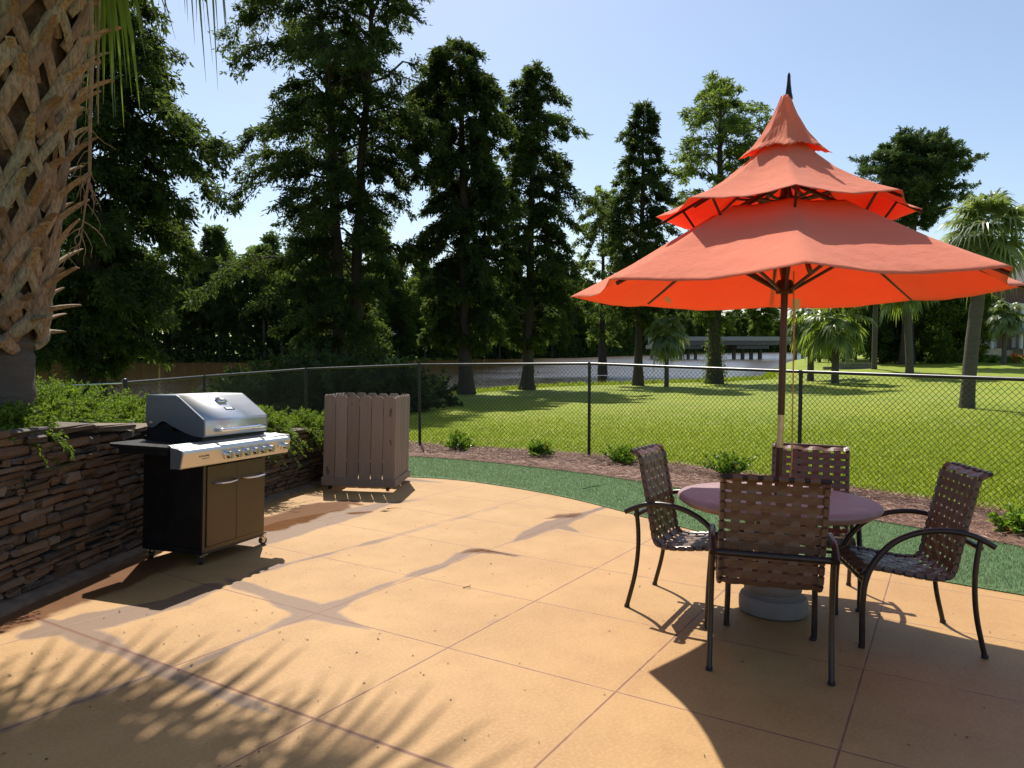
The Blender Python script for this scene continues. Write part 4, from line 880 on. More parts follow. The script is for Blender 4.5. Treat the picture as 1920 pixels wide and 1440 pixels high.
# ---- small flowering shrubs in the straw bed
M['ixora_leaf'] = leafmat('ixora_leaf', (.04, .10, .012), (.13, .24, .03), .35, (.25, .4, .03), .35, .5)
M['ixora_bloom'] = plain('ixora_bloom', (.75, .12, .03), .6); M['ixora_bloom2'] = plain('ixora_bloom_yellow', (.7, .33, .04), .6)
for lab, px, py, w_, h_, fm in (('small shrub with a few orange blossoms in the straw bed, right of the wooden box', 860, 846, 62, 34, 'ixora_bloom'), ('small shrub with orange blossoms left of the middle fence post', 1012, 858, 56, 28, 'ixora_bloom'), ('small leafy shrub without blossoms behind the left chair', 1168, 872, 62, 34, 'ixora_bloom'), ('yellow green shrub at the straw edge between left chair and front chair', 1366, 896, 92, 42, 'ixora_bloom2'), ('shrub with one red blossom at the right edge of the picture', 1908, 1006, 66, 60, 'ixora_bloom')):
    q = pat(px, py); s = q[1] / F
    spray_bush('flowering_shrub', lab, 'shrub', (q[0], q[1], q[2] + .02), w_ * s * .45, h_ * s * .82, 70, .055, M['ixora_leaf'], rj, (0, 0), .15, 'small shrubs in the straw bed', nl=22, lw=.55, flowers=None if 'without' in lab else (M[fm], .022, 5 if fm == 'ixora_bloom' else 3))
# ---- twig and dry leaves lying about
def litter(name, label, cat, px, py, pts, r, mat, dz=.004):
    q = pat(px, py); t_ = MB(); t_.tube([(a, b, c + dz) for a, b, c in pts], r, 5); o = t_.build(name, mat); o.location = q; return tag(o, label, cat)
litter('twig', 'thin bare twig lying on the artificial turf', 'twig', 1110, 920, [(-.12, -.04, .01), (-.02, .0, .03), (.1, .03, .035), (.2, .1, .05)], [.006, .005, .004, .002], M['twig'], .02)
litter('twig', 'small bent twig on the dry patio slab', 'twig', 875, 1103, [(-.025, .0, .0), (.02, -.005, .012), (.025, .04, .008)], [.003, .003, .002], M['twig'])
M['dry_leaf'] = plain('dry_leaf', (.22, .11, .05), .8, 0, 30, .3)
q = pat(728, 958); m = MB(); m.add([(-.09, -.02, .006), (-.03, -.04, .022), (.0, .0, .03), (-.04, .03, .012), (.03, .02, .014)], [(0, 1, 2, 3), (2, 4, 3)]); m.tube([(.0, .0, .02), (.07, .05, .02), (.12, .11, .006)], [.003, .002, .001], 4); o = m.build('dry_leaf', M['dry_leaf']); o.location = q; tag(o, 'curled dry brown leaf on the patio in front of the wooden box', 'leaf')
# ================================================================== TREES
M['cypress'] = leafmat('cypress', (.014, .026, .009), (.045, .068, .022), .36, (.13, .19, .03), .65, .12, .4)
M['cypress_light'] = leafmat('cypress_light', (.026, .048, .013), (.08, .115, .03), .42, (.22, .31, .04), .6, .2, .4)
M['pine_leaf'] = leafmat('pine_leaf', (.03, .05, .022), (.085, .12, .045), .25, (.12, .2, .04), .6, .2, .4)
M['far_leaf'] = leafmat('far_leaf', (.018, .03, .012), (.05, .075, .022), .35, (.14, .22, .03), .7, .15, .15)
M['far_leaf_bright'] = leafmat('far_leaf_bright', (.035, .06, .013), (.09, .135, .025), .42, (.2, .3, .035), .7, .15, .15)
t = NT('bark'); co = t.coord(); nz = t.noise(3, 5, .7, t.coord((3, 3, .5))); M['bark'] = t.done(t.pbr(t.mix(nz, (.032, .025, .02), (.10, .08, .062)), .9, 0, t.bump(nz, .8, .05), .2))
def env_tree(name, label, cat, px, base_py, D, env, trunks, rng, mat, nb=90, ntw=14, nlf=26, leafL=.26, leafW=.085, droop=.35, dens=1.0, tr0=.3, group=None, up=.15, depth=.9, fill=0, ivy=0, hollow=.15, gz0=None, lo_=.62):
    """env: rows (py, left px, right px) of the crown outline; trunks: list of polylines in px with radius"""
    X0 = at(px, D); Z0 = gz(X0, D) if gz0 is None else gz0; t_ = thing(name, label, cat, (X0, D, Z0), group=group); S = D / F
    def zy(py): return (YH - py) * S - Z0
    tb = MB(); tl = []
    for tr in trunks:
        pts = [np.array([(x - px) * S, dy, zy(y)]) for x, y, dy, r in tr]; pts[0][2] = min(pts[0][2], -.15); rr_ = [r for *_, r in tr]
        P_, R_ = [], []
        for i in range(len(pts) - 1):
            for k in range(4):
                u = k / 4; w_ = rng.normal(0, .03, 3) * (i + u > 0); P_.append(pts[i] * (1 - u) + pts[i + 1] * u + w_); R_.append(rr_[i] * (1 - u) + rr_[i + 1] * u)
        P_.append(pts[-1]); R_.append(rr_[-1]); R_[0] *= 1.55; R_[1] *= 1.12 if len(R_) > 6 else 1
        tb.tube(P_, R_, 9); tl.append((np.array(P_), np.array(R_)))
    ez = np.array([zy(e[0]) for e in env]); el_ = np.array([(px - e[1]) * S for e in env]); er = np.array([(e[2] - px) * S for e in env]); o_ = np.argsort(ez); ez, el_, er = ez[o_], el_[o_], er[o_]
    Pl, Dl, Cl, Ll = [], [], [], []
    bb = MB()
    for b in range(nb):
        z = ez[0] + (ez[-1] - ez[0]) * ((b + rng.uniform(0, 1)) / nb) ** .92; P_, R_ = tl[rng.randint(len(tl))]
        zt = min(max(z - rng.uniform(.0, .6), P_[0, 2] + 1), P_[-1, 2]); org = np.array([np.interp(zt, P_[:, 2], P_[:, 0]), np.interp(zt, P_[:, 2], P_[:, 1]), zt])
        a = b * 2.39996 + rng.normal(0, .5); ca, sa = math.cos(a), math.sin(a); l_, r_ = np.interp(z, ez, el_), np.interp(z, ez, er)
        mean = abs(l_ + r_) / 2 * depth; rx_ = r_ if ca > 0 else l_
        tgt = np.array([rx_ * ca, mean * sa, z]); tgt[:2] *= (1 + (0 if droop < 0 else 1) * .24 * math.sin(2 * a + z * 1.15 + px) + .12 * math.sin(3 * a - z * 2.3)) * rng.uniform(lo_, 1.12) if rng.uniform() > hollow else rng.uniform(.3, .6)
        v = tgt - org; L = np.linalg.norm(v)
        if L < .25: continue
        n_ = 7; cur = [org + v * (u ** 1.0) + np.array([0, 0, 1]) * (up * L * math.sin(math.pi * u) - droop * L * .35 * u ** 3) for u in np.linspace(0, 1, n_)]; cur = np.array(cur); cur[1:-1] += rng.normal(0, .03 * L, (n_ - 2, 3))
        r0 = min(.012 + .012 * L, .09); bb.tube([tuple(q) for q in cur], [r0 * (1 - .85 * u) for u in np.linspace(0, 1, n_)], 4, cap=False)
        nt = max(4, int(ntw * dens * min(1.4, .35 + L / 3.0))); us = rng.uniform(.22, 1.0, nt) ** .8; us[-1] = 1
        bd = nrm(v)
        for u in us:
            p = cur[0] * 0 + np.array([np.interp(u, np.linspace(0, 1, n_), cur[:, k]) for k in range(3)]); tln = (.25 + .30 * L * (1 - .75 * u)) * rng.uniform(.6, 1.2); tln = min(tln, 1.5)
            td = nrm(bd * rng.uniform(.2, 1.0) + np.cross(bd, [0, 0, 1]) * rng.choice([-1, 1]) * rng.uniform(.3, 1.2) + np.array([0, 0, rng.normal(-.12 - droop * .4, .28)]))
            m_ = int(1.5 * nlf * (.5 + tln)); k_ = rng.uniform(0, 1, m_); q = p + td * (k_ * tln)[:, None] + np.array([0, 0, -1]) * (droop * .5 * tln * k_ ** 2)[:, None] + rng.normal(0, .05 + .04 * tln, (m_, 3))
            Pl.append(q); Dl.append(nrm(td * .8 + rng.normal(0, .6, (m_, 3)) + np.array([0, 0, -droop * 1.1]))); Cl.append(np.clip(rng.uniform(0, .8) + rng.normal(0, .15, m_), 0, 1)); Ll.append(rng.uniform(.55, 1.3, m_) * leafL)
    if ivy:
        for P_, R_ in tl:
            n_ = ivy; z = rng.uniform(.0, 1, n_) ** 1.1 * (ez[0] + (ez[-1] - ez[0]) * .45); a = rng.uniform(0, 6.28, n_); rr2 = np.interp(z, P_[:, 2], R_) + np.abs(rng.normal(.08, .12, n_))
            q = np.stack([np.interp(z, P_[:, 2], P_[:, 0]) + rr2 * np.cos(a), np.interp(z, P_[:, 2], P_[:, 1]) + rr2 * np.sin(a), z], 1); Pl.append(q); Dl.append(nrm(rng.normal(0, .6, (n_, 3)) + np.array([0, 0, -.7]))); Cl.append(rng.uniform(0, .6, n_)); Ll.append(np.full(n_, leafL * .8))
    P, Dd, Cc, LL = np.concatenate(Pl), np.concatenate(Dl), np.concatenate(Cl), np.concatenate(Ll)
    LL = LL * .86; V, Q = leaves(P, Dd, LL, LL * leafW / leafL * .78 * rng.uniform(.7, 1.3, len(P)), rng)
    raw('crown', V, Q, mat, t_, col=np.repeat(Cc, 4)); tb.build('trunk', M['bark'], t_, True)
    bo = bb.build('branches', M['bark'], t_); return t_, len(P)
rt = np.random.RandomState(77); NL = {}
G1 = 'tall cypresses on the river bank'
_, NL['t1'] = env_tree('cypress_tree', 'huge dark cypress in deep shade behind the big palm, left of the grill', 'tree', 168, 775, 21.5,
    [(-230, 150, 200), (-120, 60, 290), (-20, 20, 318), (60, 0, 345), (140, -30, 358), (210, -30, 372), (290, -60, 376), (350, -70, 395), (400, -70, 415), (430, -60, 418), (470, -50, 350), (540, -40, 352), (600, -30, 335), (650, -10, 300), (685, 40, 285)],
    [[(165, 780, 0, .46), (166, 560, 0, .40), (168, 250, 0, .26), (172, -200, 0, .06)]], rt, M['cypress'], nb=240, ntw=19, nlf=26, leafL=.22, leafW=.09, dens=1.3, droop=.5, ivy=1500, hollow=.3)
_, NL['t2'] = env_tree('cypress_tree', 'tall feathery twin trunked cypress with sky showing between its layered branches', 'tree', 648, 700, 34,
    [(-200, 600, 700), (-120, 500, 790), (-60, 440, 810), (20, 440, 812), (90, 445, 800), (140, 500, 820), (165, 430, 850), (240, 400, 860), (300, 500, 800), (340, 440, 745), (400, 445, 735), (440, 480, 745), (500, 450, 762), (560, 470, 740), (620, 520, 735), (670, 540, 735)],
    [[(640, 712, 0, .33), (632, 500, .2, .26), (628, 330, .3, .22), (618, 150, .2, .15), (600, -40, 0, .08), (590, -150, 0, .03)], [(662, 712, .3, .30), (666, 500, .5, .25), (682, 240, .4, .17), (700, 90, .2, .12), (708, -60, 0, .08), (712, -170, 0, .03)]], rt, M['cypress'], nb=175, ntw=18, nlf=26, leafL=.25, leafW=.10, dens=1.15, droop=.35, up=.22, hollow=.15, lo_=.72)
_, NL['t3'] = env_tree('cypress_tree', 'dense dark cypress right of the twin trunked one, drooping to the fence rail', 'tree', 872, 738, 35.5,
    [(88, 850, 875), (110, 800, 918), (170, 770, 925), (250, 765, 945), (330, 775, 950), (400, 785, 962), (470, 775, 955), (540, 772, 955), (590, 790, 950), (640, 845, 925)],
    [[(873, 740, 0, .36), (872, 600, 0, .27), (870, 350, 0, .20), (862, 100, 0, .04)]], rt, M['cypress'], nb=170, ntw=17, nlf=26, leafL=.26, leafW=.10, dens=1.25, droop=.7, ivy=200)
_, NL['t4'] = env_tree('cypress_tree', 'pointed dark cypress with open layered branches, left of the parasol', 'tree', 990, 729, 39,
    [(133, 990, 1012), (165, 965, 1040), (205, 950, 1050), (255, 945, 1088), (330, 935, 1098), (400, 925, 1105), (460, 930, 1100), (520, 920, 1105), (570, 925, 1085), (610, 940, 1060), (650, 965, 1020)],
    [[(988, 732, 0, .36), (990, 640, 0, .25), (995, 400, 0, .18), (1000, 150, 0, .03)]], rt, M['cypress'], nb=150, ntw=16, nlf=25, leafL=.26, leafW=.10, dens=1.15, droop=.45, ivy=200, up=.2)
_, NL['t5'] = env_tree('cypress_tree', 'slim conical cypress with a bare lower trunk, just behind the parasol left edge', 'tree', 1197, 723, 43,
    [(203, 1196, 1208), (235, 1180, 1225), (290, 1155, 1240), (340, 1150, 1258), (380, 1110, 1262), (430, 1105, 1265), (480, 1120, 1262), (520, 1135, 1250), (560, 1120, 1250), (605, 1150, 1230)],
    [[(1197, 725, 0, .26), (1198, 560, 0, .17), (1203, 350, 0, .12), (1203, 210, 0, .02)]], rt, M['cypress'], nb=120, ntw=14, nlf=24, leafL=.27, leafW=.105, dens=1.1, droop=.4, up=.2)
_, NL['t6'] = env_tree('cypress_tree', 'loose clumpy tree with ivy covered trunk, behind the upper left of the parasol', 'tree', 1345, 720, 44.5,
    [(160, 1310, 1372), (185, 1285, 1395), (220, 1265, 1425), (260, 1252, 1440), (300, 1262, 1430), (350, 1250, 1410), (420, 1255, 1400), (500, 1260, 1410), (570, 1280, 1400), (610, 1310, 1370)],
    [[(1340, 722, 0, .40), (1340, 560, 0, .32), (1345, 400, 0, .24), (1345, 180, 0, .05)]], rt, M['cypress_light'], nb=110, ntw=13, nlf=22, leafL=.28, leafW=.11, dens=1.0, droop=.15, up=.3, ivy=2600, hollow=.05)
env_tree('bushy_tree', 'light green feathery tree in the gap between the two pointed cypresses', 'tree', 1130, 690, 64, [(355, 1110, 1145), (400, 1080, 1165), (460, 1070, 1170), (520, 1080, 1175), (580, 1090, 1170), (640, 1100, 1160)], [[(1130, 690, 0, .3), (1130, 380, 0, .05)]], rt, M['cypress_light'], nb=70, ntw=10, nlf=18, leafL=.42, leafW=.17, gz0=-2.2)
env_tree('bushy_tree', 'bright green rounded tree seen under the parasol, left of its pole, beyond the bridge', 'tree', 1425, 640, 176, [(520, 1405, 1445), (560, 1395, 1462), (600, 1398, 1462), (628, 1410, 1450)], [[(1425, 655, 0, .3), (1425, 540, 0, .05)]], rt, M['far_leaf_bright'], nb=60, ntw=10, nlf=14, leafL=.9, leafW=.38, gz0=-2.2)
env_tree('pine_tree', 'round topped pine on the skyline right of the parasol peak', 'tree', 1705, 690, 58, [(262, 1670, 1740), (285, 1630, 1785), (315, 1608, 1800), (345, 1605, 1806), (375, 1640, 1795), (400, 1660, 1780), (425, 1680, 1750)], [[(1700, 690, 0, .45), (1702, 480, 0, .32), (1706, 380, 0, .22), (1706, 290, 0, .06)]], rt, M['pine_leaf'], nb=170, ntw=10, nlf=34, leafL=.30, leafW=.12, droop=-.2, up=.05, dens=1.1, hollow=.4, gz0=-1.4)
# ---- palms on the lawn
def lawn_palm(label, px, base_py, D, crown_py, rt0, nf, Rb, Lp, rng, mat, top_px=None, group='cabbage palms on the lawn', lean=0, parts=True, skirt=0, boots=0):
    X0 = at(px, D); Z0 = gz(X0, D); t_ = thing('palm_tree', label, 'palm tree', (X0, D, Z0), group=group); zt = (YH - crown_py) / F * D - Z0; dx = ((top_px or px) - px) / F * D
    m = MB(); n_ = 12; m.tube([(dx * (i / n_) ** 1.5, 0, -.15 + (zt + .15) * i / n_) for i in range(n_ + 1)], [rt0 * (1.2 if i == 0 else 1.06 if i == 1 else 1 - .12 * i / n_ + .03 * (i % 2)) for i in range(n_ + 1)], 12); m.build('trunk', M['palm_bark'], t_, True)
    Vs, Qs, Cs, b = [], [], [], 0; pm = MB()
    for i in range(nf + skirt):
        dead = i >= nf; lev = (i / nf) if not dead else 0; el = R(-45 + 120 * lev + rng.normal(0, 7)) if not dead else R(-70 + rng.normal(0, 8)); org = np.array([dx, 0, zt + .3 * lev])
        kw = dict(L_pet=Lp * rng.uniform(.8, 1.15), Rb=Rb * rng.uniform(.8, 1.1), az=i * 2.39996, el=el, droop=.9 - .4 * lev, nl=26, segs=3, wl_=.06 * max(1, D / 22), tipdroop=.5)
        if parts: add_frond(t_, rng, tuple(org), mat if not dead else M['palm_dry'], M['petiole'], **kw)
        else:
            pts, V, Q = frond_arrays(rng, **kw); V = np.array(V) + org; Vs.append(V); Qs.append(np.array(Q) + b); b += len(V); Cs.append(np.full(len(V), rng.uniform(0, 1))); pm.tube([tuple(np.array(p) + org) for p in pts], .02, 4)
    if not parts: raw('crown', np.concatenate(Vs), np.concatenate(Qs), mat, t_, col=np.concatenate(Cs)); pm.build('petioles', M['petiole'], t_)
    return t_
rq = np.random.RandomState(5)
lawn_palm('tall cabbage palm with a thick grey trunk and silvery crown, right of the parasol', 1815, 765, 22.7, 446, .20, 46, .84, .68, rq, M['palm_leaf_silver'], top_px=1842)
lawn_palm('small young palm between two cypress trunks at the water edge', 1250, 725, 41, 632, .13, 24, .75, .6, rq, M['palm_leaf_silver'], parts=False)
lawn_palm('cabbage palm with a drooping crown just right of the parasol pole', 1566, 718, 41, 604, .20, 24, 1.0, 1.05, rq, M['palm_leaf'], parts=False)
lawn_palm('palm whose fronds show on both sides of the parasol pole', 1520, 712, 46, 602, .20, 24, 1.0, 1.1, rq, M['palm_leaf'], parts=False)
lawn_palm('slender pale palm trunk standing in front of the dark wood', 1639, 694, 50, 500, .17, 24, 1.0, 1.0, rq, M['palm_leaf'], parts=False)
lawn_palm('leaning palm on the lawn between the pole and the thick grey palm', 1706, 702, 45, 520, .22, 26, 1.1, 1.1, rq, M['palm_leaf'], top_px=1690, parts=False)
lawn_palm('palm growing against the front of the brick building', 1882, 672, 55, 594, .17, 24, .75, .65, rq, M['palm_leaf_silver'], parts=False)
# ---- shrubs between fence and water
M['dark_shrub'] = leafmat('dark_shrub', (.012, .026, .008), (.035, .06, .015), .25, (.08, .13, .02), .6, .2, .5)
for lab, px, D, rad, hg in (('broad dark shrub beyond the fence, behind the wooden box', 640, 23, 1.5, 1.6), ('dark rounded shrub right of the wooden box beyond the fence', 745, 24, 1.25, 1.5), ('dark shrub beyond the grill lid on the river side of the fence', 530, 24, 1.6, 1.7), ('low dark shrub at the waterline between the box and the cypress with drooping crown', 800, 27, 1.0, .9), ('dark shrub at the far end of the fence, above the grill lid', 465, 27, 1.3, 1.4), ('dark bush at the foot of the twin trunked cypress', 585, 29, 1.8, 2.1), ('dark bush right of the twin trunked cypress', 700, 30, 1.7, 1.9)):
    X_ = at(px, D); spray_bush('shrub', lab, 'shrub', (X_, D, gz(X_, D) - .05), rad, hg, 260, .16, M['dark_shrub'], rj, (0, 0), .25, 'dark shrubs on the river bank', nl=34, lw=.5)
D = 27; X_ = at(742, D); t_ = thing('palmetto', 'spiky sunlit palmetto above the dark shrubs behind the wooden box', 'palmetto', (X_, D, gz(X_, D)))
for i in range(16): add_frond(t_, rq, (0, 0, .55), M['palm_leaf'], M['petiole'], L_pet=.9, Rb=.55, az=i * 2.4, el=R(20 + 60 * i / 16), droop=.3, nl=20, segs=3, wl_=.06, tipdroop=.2)
# ---- the wood across the river: a few tree forms, copied as individuals
def far_tree(rng, Hh, rad, mat, trunk_frac=.3, nclump=46, nl=150, leafL=.75, spire=False, name='tree'):
    t_ = thing(name, 'x', 'tree'); m = MB(); m.tube([(0, 0, -.5), (rng.normal(0, .15), 0, Hh * .5), (rng.normal(0, .3), rng.normal(0, .3), Hh * .93)], [.32, .22, .05], 6); 
    Pl, Dl, Cl = [], [], []
    for k in range(nclump):
        u = (k + rng.uniform()) / nclump; z = Hh * (trunk_frac + (1 - trunk_frac) * u); e = (1 - u) ** .8 + .12 if spire else math.sin(math.pi * min(1, .18 + .8 * u)) ** .7; r = rad * e * rng.uniform(.35, 1.0); a = k * 2.4 + rng.normal(0, .4)
        c = np.array([r * math.cos(a), r * math.sin(a), z]); m.tube([(0, 0, z - .8), tuple(c)], [.07, .03], 3, cap=False); s = rad * rng.uniform(.22, .42)
        q = rng.normal(0, 1, (nl, 3)); q = nrm(q) * (rng.uniform(.2, 1, (nl, 1)) ** .5) * np.array([s, s, s * .6]); Pl.append(c + q); Dl.append(nrm(q + rng.normal(0, .5, (nl, 3)) * s + np.array([0, 0, -.25 * s]))); Cl.append(np.clip(rng.uniform(0, .8) + rng.normal(0, .12, nl), 0, 1))
    P, Dd, Cc = np.concatenate(Pl), np.concatenate(Dl), np.concatenate(Cl); V, Q = leaves(P, Dd, rng.uniform(.5, 1.2, len(P)) * leafL, leafL * .45, rng)
    raw('crown', V, Q, mat, t_, col=np.repeat(Cc, 4)); m.build('trunk', M['bark'], t_); return t_
rf = np.random.RandomState(9)
protos = [far_tree(rf, 21, 3.4, M['far_leaf'], .28, 50, 150, .6, name='forest_tree'), far_tree(rf, 20, 2.6, M['far_leaf'], .22, 52, 140, .55, True, name='forest_tree'), far_tree(rf, 17, 4.0, M['far_leaf_bright'], .15, 52, 150, .6, name='forest_tree'), far_tree(rf, 22, 3.0, M['far_leaf'], .38, 44, 140, .6, name='forest_tree')]
GF = 'trees of the wood across the river'; lab_far = 'one of the slender dark green trees in the wood across the river'
firstf = set()
def place_far(k, x, y, s, lab=lab_far, group=GF, z=None, hs=1):
    o = protos[k]
    if k in firstf: o = dup(o, Matrix.Identity(4), lab)
    firstf.add(k); o['label'] = lab; o['group'] = group; z = (gz(x, y) if z is None else z); o.matrix_world = Matrix.Translation((x, y, z)) @ Matrix.Rotation(rf.uniform(0, 6.28), 4, 'Z') @ Matrix.Diagonal((s, s, s * hs, 1)); return o
bl = curve(bank[1:10], 14); acc = 0; L_ = 0
bl = [b for b in bl if b[0] > -125 and b[0] < 190]
blen = [0]
for a, b in zip(bl[:-1], bl[1:]): blen.append(blen[-1] + math.dist(a, b))
def bpt(s):
    i = min(max(0, int(np.searchsorted(blen, s) - 1)), len(bl) - 2); f = (s - blen[i]) / (blen[i + 1] - blen[i]); return np.array(bl[i]) * (1 - f) + np.array(bl[i + 1]) * f
for row, (off, step) in enumerate(((1.5, 3.3), (7, 4.6), (14, 7.0))):
    s = rf.uniform(0, 2)
    while s < blen[-1]:
        p = bpt(s); y = p[1] + off + rf.uniform(-1.2, 1.2); hx_ = p[0] / p[1]
        if -.72 < hx_ < .45:
            far = min(1, max(0, (p[1] - 190) / 100)); sz = rf.uniform(.78, 1.12) * (1.0 if row else .8) * (1.0 if p[1] < 170 else .95)
            if p[1] > 230: sz *= 1.0
            place_far(int(rf.choice([0, 1, 3, 2], p=[.34, .2, .26, .2])), p[0] + rf.uniform(-.8, .8), y, sz * (1.1 if p[1] < 200 else 1))
        s += step * rf.uniform(.7, 1.3) * (1.4 if p[1] > 280 else 1)
n = 26000; ss = rf.uniform(0, blen[-1], n); Pp = np.array([bpt(s) for s in ss]); P = np.stack([Pp[:, 0], Pp[:, 1] + np.abs(rf.normal(0, 2.0, n)) + .2, WL + .1 + rf.uniform(0, 1, n) ** 1.5 * 4.5], 1); P = np.concatenate([P, np.stack([Pp[:, 0] + 1, Pp[:, 1] + 18 + rf.uniform(0, 5, n), WL + 1 + rf.uniform(0, 1, n) ** 1.1 * np.where(Pp[:, 1] > 215, 11, 12)], 1)]); sz = np.repeat([1.0, 1.9], n); n = len(P)
V, Q = leaves(P, rf.normal(0, 1, (n, 3)) + np.array([0, 0, .2]), rf.uniform(.6, 1.5, n) * sz, .7 * sz, rf)
tag(raw('bank_undergrowth', V, Q, M['far_leaf'], col=np.repeat(rf.uniform(0, .6, n), 4)), 'dark undergrowth hanging over the far bank of the river', 'undergrowth', kind='stuff')
# ---- dark wood on the right, beyond the lawn
GR2 = 'trees of the dark wood beyond the lawn'
firstf2 = 0
for i in range(34):
    u = i / 33; y = 60 + 7 * (i % 3) + rf.uniform(-1, 1) + (6 if u < .2 else 0); x = at(1540 + 285 * u, y) + rf.uniform(-1, 1)
    place_far(int(rf.choice([0, 2, 1])), x, y, rf.uniform(.40, .52), 'one of the dark bushy trees forming the wood beyond the lawn', GR2, gz(x, y) - 1.6)
# ================================================================== BRIDGE
M['concrete'] = plain('concrete', (.15, .145, .135), .85, 0, 3, .2, .3); M['bridge_rail'] = plain('bridge_rail', (.33, .33, .32), .6, 0, 5, .15)
BD = 160; BR = thing('road_bridge', 'long grey concrete road bridge crossing the river, low over the water', 'bridge', (at(1400, BD), BD, WL)); bx = lambda px, D=BD: at(px, D) - at(1400, BD)
ang = .0
m = MB(); m.box(bx(1222), bx(1560), -4.5, 4.5, 3.0, 3.95); m.build('deck', M['concrete'], BR)
m = MB(); m.box(bx(1222), bx(1560), -4.75, -4.52, 3.9, 4.75); m.build('parapet', M['bridge_rail'], BR); m = MB(); m.box(bx(1222), bx(1560), 4.52, 4.75, 3.9, 4.75); m.build('parapet', M['bridge_rail'], BR)
for px in (1236, 1290, 1400, 1505):
    m = MB(); w_ = 3.4 if px == 1400 else 2.2; x = bx(px); m.box(x - w_, x + w_, -4, 4, 2.2, 2.985); pc = m.build('pier_cap', M['concrete'], BR)
    for q in (-1, -.33, .33, 1) if px == 1400 else (-1, .0, 1): m = MB(); m.tube([(x + q * (w_ - .6), 0, -1.2), (x + q * (w_ - .6), 0, 2.2)], .42 if px == 1400 else .34, 10); m.build('pier_column', M['concrete'], BR, True)
# ================================================================== BUILDING, RIGHT
M['brick'] = None
t = NT('brick'); br = t.n('ShaderNodeTexBrick', i_Scale=4.0); t.set(br.inputs['Vector'], t.coord((1, 1, 1))); br.inputs['Color1'].default_value = (.17, .085, .06, 1); br.inputs['Color2'].default_value = (.22, .12, .085, 1); br.inputs['Mortar'].default_value = (.2, .17, .14, 1)
mpn = t.n('ShaderNodeMapping'); mpn.inputs['Rotation'].default_value = (math.pi / 2, 0, 0); t.set(mpn.inputs[0], t.coord()); t.set(br.inputs['Vector'], mpn.outputs[0]); M['brick'] = t.done(t.pbr(br.outputs[0], .85))
M['cream'] = plain('cream', (.58, .50, .36), .8, 0, 4, .1); M['white_trim'] = plain('white_trim', (.70, .70, .70), .5, 0, 6, .08); M['shutter'] = plain('shutter', (.38, .42, .50), .5); M['roof'] = plain('roof', (.12, .10, .09), .85, 0, 3, .25)
t = NT('window_glass'); M['window_glass'] = t.done(t.pbr((.01, .012, .018), .08, 0, None, .6))
BY = 61.5; bxo = at(1836, BY); bzo = (YH - 672) / F * BY; BG = thing('apartment_building', 'dark brick apartment building with pale columns and white balcony railing at far right', 'building', (bxo, BY, bzo)); PXM = BY / F
def X(px): return at(px, BY) - bxo
def Z(py): return (YH - py) / F * BY - bzo
m = MB(); m.box(X(1838), X(2250), 1.2, 12, -1.2, Z(528)); m.build('wall', M['brick'], BG)
m = MB(); m.prism([(-.2, Z(531)), (12.6, Z(531)), (6.2, Z(531) + 2.3)], 'x', X(1832), X(2255)); m.build('roof', M['roof'], BG)
m = MB(); m.box(X(1838), X(1878), -.35, 1.195, -1.0, Z(656)); m.box(X(1837), X(1879), -.42, 1.19, Z(656), Z(653.6)); m.build('terrace_wall', M['cream'], BG)
m = MB(); m.box(X(1886), X(1906), .5, 1.195, -1.0, Z(657)); m.build('terrace_wall', M['cream'], BG)
m = MB(); m.box(X(1908), X(2240), -.6, 1.195, -1.0, Z(656)); m.box(X(1907), X(2241), -.68, 1.19, Z(656), Z(653.6)); m.build('terrace_wall', M['cream'], BG)
for px in (1856, 1911, 1980, 2060, 2150): m = MB(); m.tube([(X(px), -.1, Z(653.5)), (X(px), -.1, Z(577))], .17, 12); m.box(X(px) - .24, X(px) + .24, -.34, .14, Z(579), Z(574)); m.build('column', M['white_trim'], BG)
for px in (1851, 1866, 1930, 2000, 2100):
    m = MB(); m.box(X(px) - .42, X(px) + .42, 1.12, 1.198, Z(652), Z(632)); w_ = m.build('window', M['window_glass'], BG)
    for sg in (-1, 1): m = MB(); m.box(X(px) + sg * .62 - .17, X(px) + sg * .62 + .17, 1.10, 1.196, Z(652), Z(632)); m.build('shutter', M['shutter'], w_)
m = MB(); m.box(X(1904), X(2240), -1.0, 1.195, Z(626), Z(618)); m.build('balcony', M['white_trim'], BG)
m = MB(); m.box(X(1904), X(2240), -1.0, -.92, Z(600), Z(597)); m.box(X(1904), X(2240), -.98, -.94, Z(618), Z(616))
for k in range(60): x = X(1904) + k * .22; m.box(x, x + .05, -.98, -.94, Z(616), Z(600))
m.build('balcony_railing', M['white_trim'], BG)
m = MB(); m.box(X(1846), X(2240), -.5, 1.19, Z(578), Z(570)); m.build('porch_beam', M['white_trim'], BG)
for lab, px, D, fm in (('flower bush with orange blossoms in front of the terrace wall', 1905, 56, 'ixora_bloom'), ('low green bush at the left end of the terrace wall', 1862, 57, None), ('low green bush beside the orange flower bush', 1890, 57.5, None)):
    X_ = at(px, D); spray_bush('garden_bush', lab, 'bush', (X_, D, gz(X_, D)), .7, .32, 60, .18, M['ixora_leaf'], rj, (0, 0), .1, nl=14, lw=.5, flowers=(M[fm], .12, 30) if fm else None)
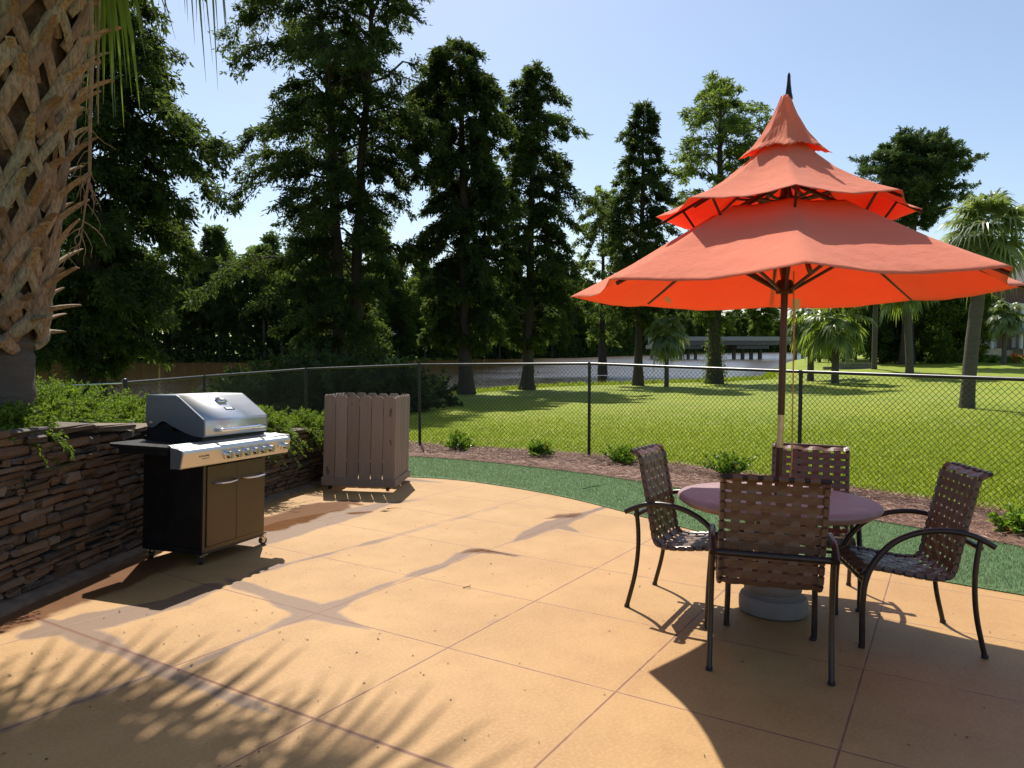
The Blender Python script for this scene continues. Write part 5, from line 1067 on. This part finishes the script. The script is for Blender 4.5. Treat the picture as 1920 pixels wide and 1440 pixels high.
LW = thing('low_wall', 'low grey concrete wall in front of the dark wood', 'wall', (at(1600, 52), 52, gz(at(1600, 52), 52)))
m = MB(); m.box(-1.0, 1.2, -.15, .15, -.5, .38); m.box(-1.05, 1.25, -.2, .2, .3805, .45); m.build('wall_body', M['concrete'], LW)
m = MB(); m.box(-2.1, -1.2, -.12, .12, -.4, .2); m.build('wall_step', M['concrete'], LW)
print('LEAVES', NL)
# ================================================================== LIGHT, SKY, CAMERA
w = bpy.data.worlds.new('World'); SC.world = w; w.use_nodes = True; wt_ = w.node_tree; wt_.nodes.clear()
sky = wt_.nodes.new('ShaderNodeTexSky'); sky.sky_type = 'NISHITA'; sky.sun_disc = False; sky.sun_elevation = R(55); sky.sun_rotation = R(-12)
sky.air_density = 1.0; sky.dust_density = 1.0; sky.ozone_density = 1.0
bg = wt_.nodes.new('ShaderNodeBackground'); bg.inputs[1].default_value = .115; ow = wt_.nodes.new('ShaderNodeOutputWorld')
wt_.links.new(sky.outputs[0], bg.inputs[0]); wt_.links.new(bg.outputs[0], ow.inputs[0])
sl = bpy.data.lights.new('sun', 'SUN'); sl.energy = 5.0; sl.angle = R(.53); sl.color = (1, .94, .84)
so = bpy.data.objects.new('sun', sl); COL.objects.link(so)
SD = Vector((-math.sin(R(12)) * math.cos(R(55)), math.cos(R(12)) * math.cos(R(55)), math.sin(R(55))))
so.rotation_euler = SD.to_track_quat('Z', 'Y').to_euler(); so.location = (0, 0, 30)
cd = bpy.data.cameras.new('camera'); cd.sensor_width = 36; cd.lens = 36 * F / 1920; cd.clip_start = .05; cd.clip_end = 2000
cam = bpy.data.objects.new('camera', cd); COL.objects.link(cam); cam.location = (0, 0, 0); cam.rotation_euler = (math.pi / 2 - PT, 0, 0); SC.camera = cam
SC.view_settings.view_transform = 'Standard'; SC.view_settings.look = 'None'; SC.view_settings.exposure = 0.36; SC.view_settings.gamma = 1
try:
    SC.cycles.max_bounces = 8; SC.cycles.transparent_max_bounces = 8; SC.cycles.caustics_reflective = False; SC.cycles.caustics_refractive = False
except Exception: pass
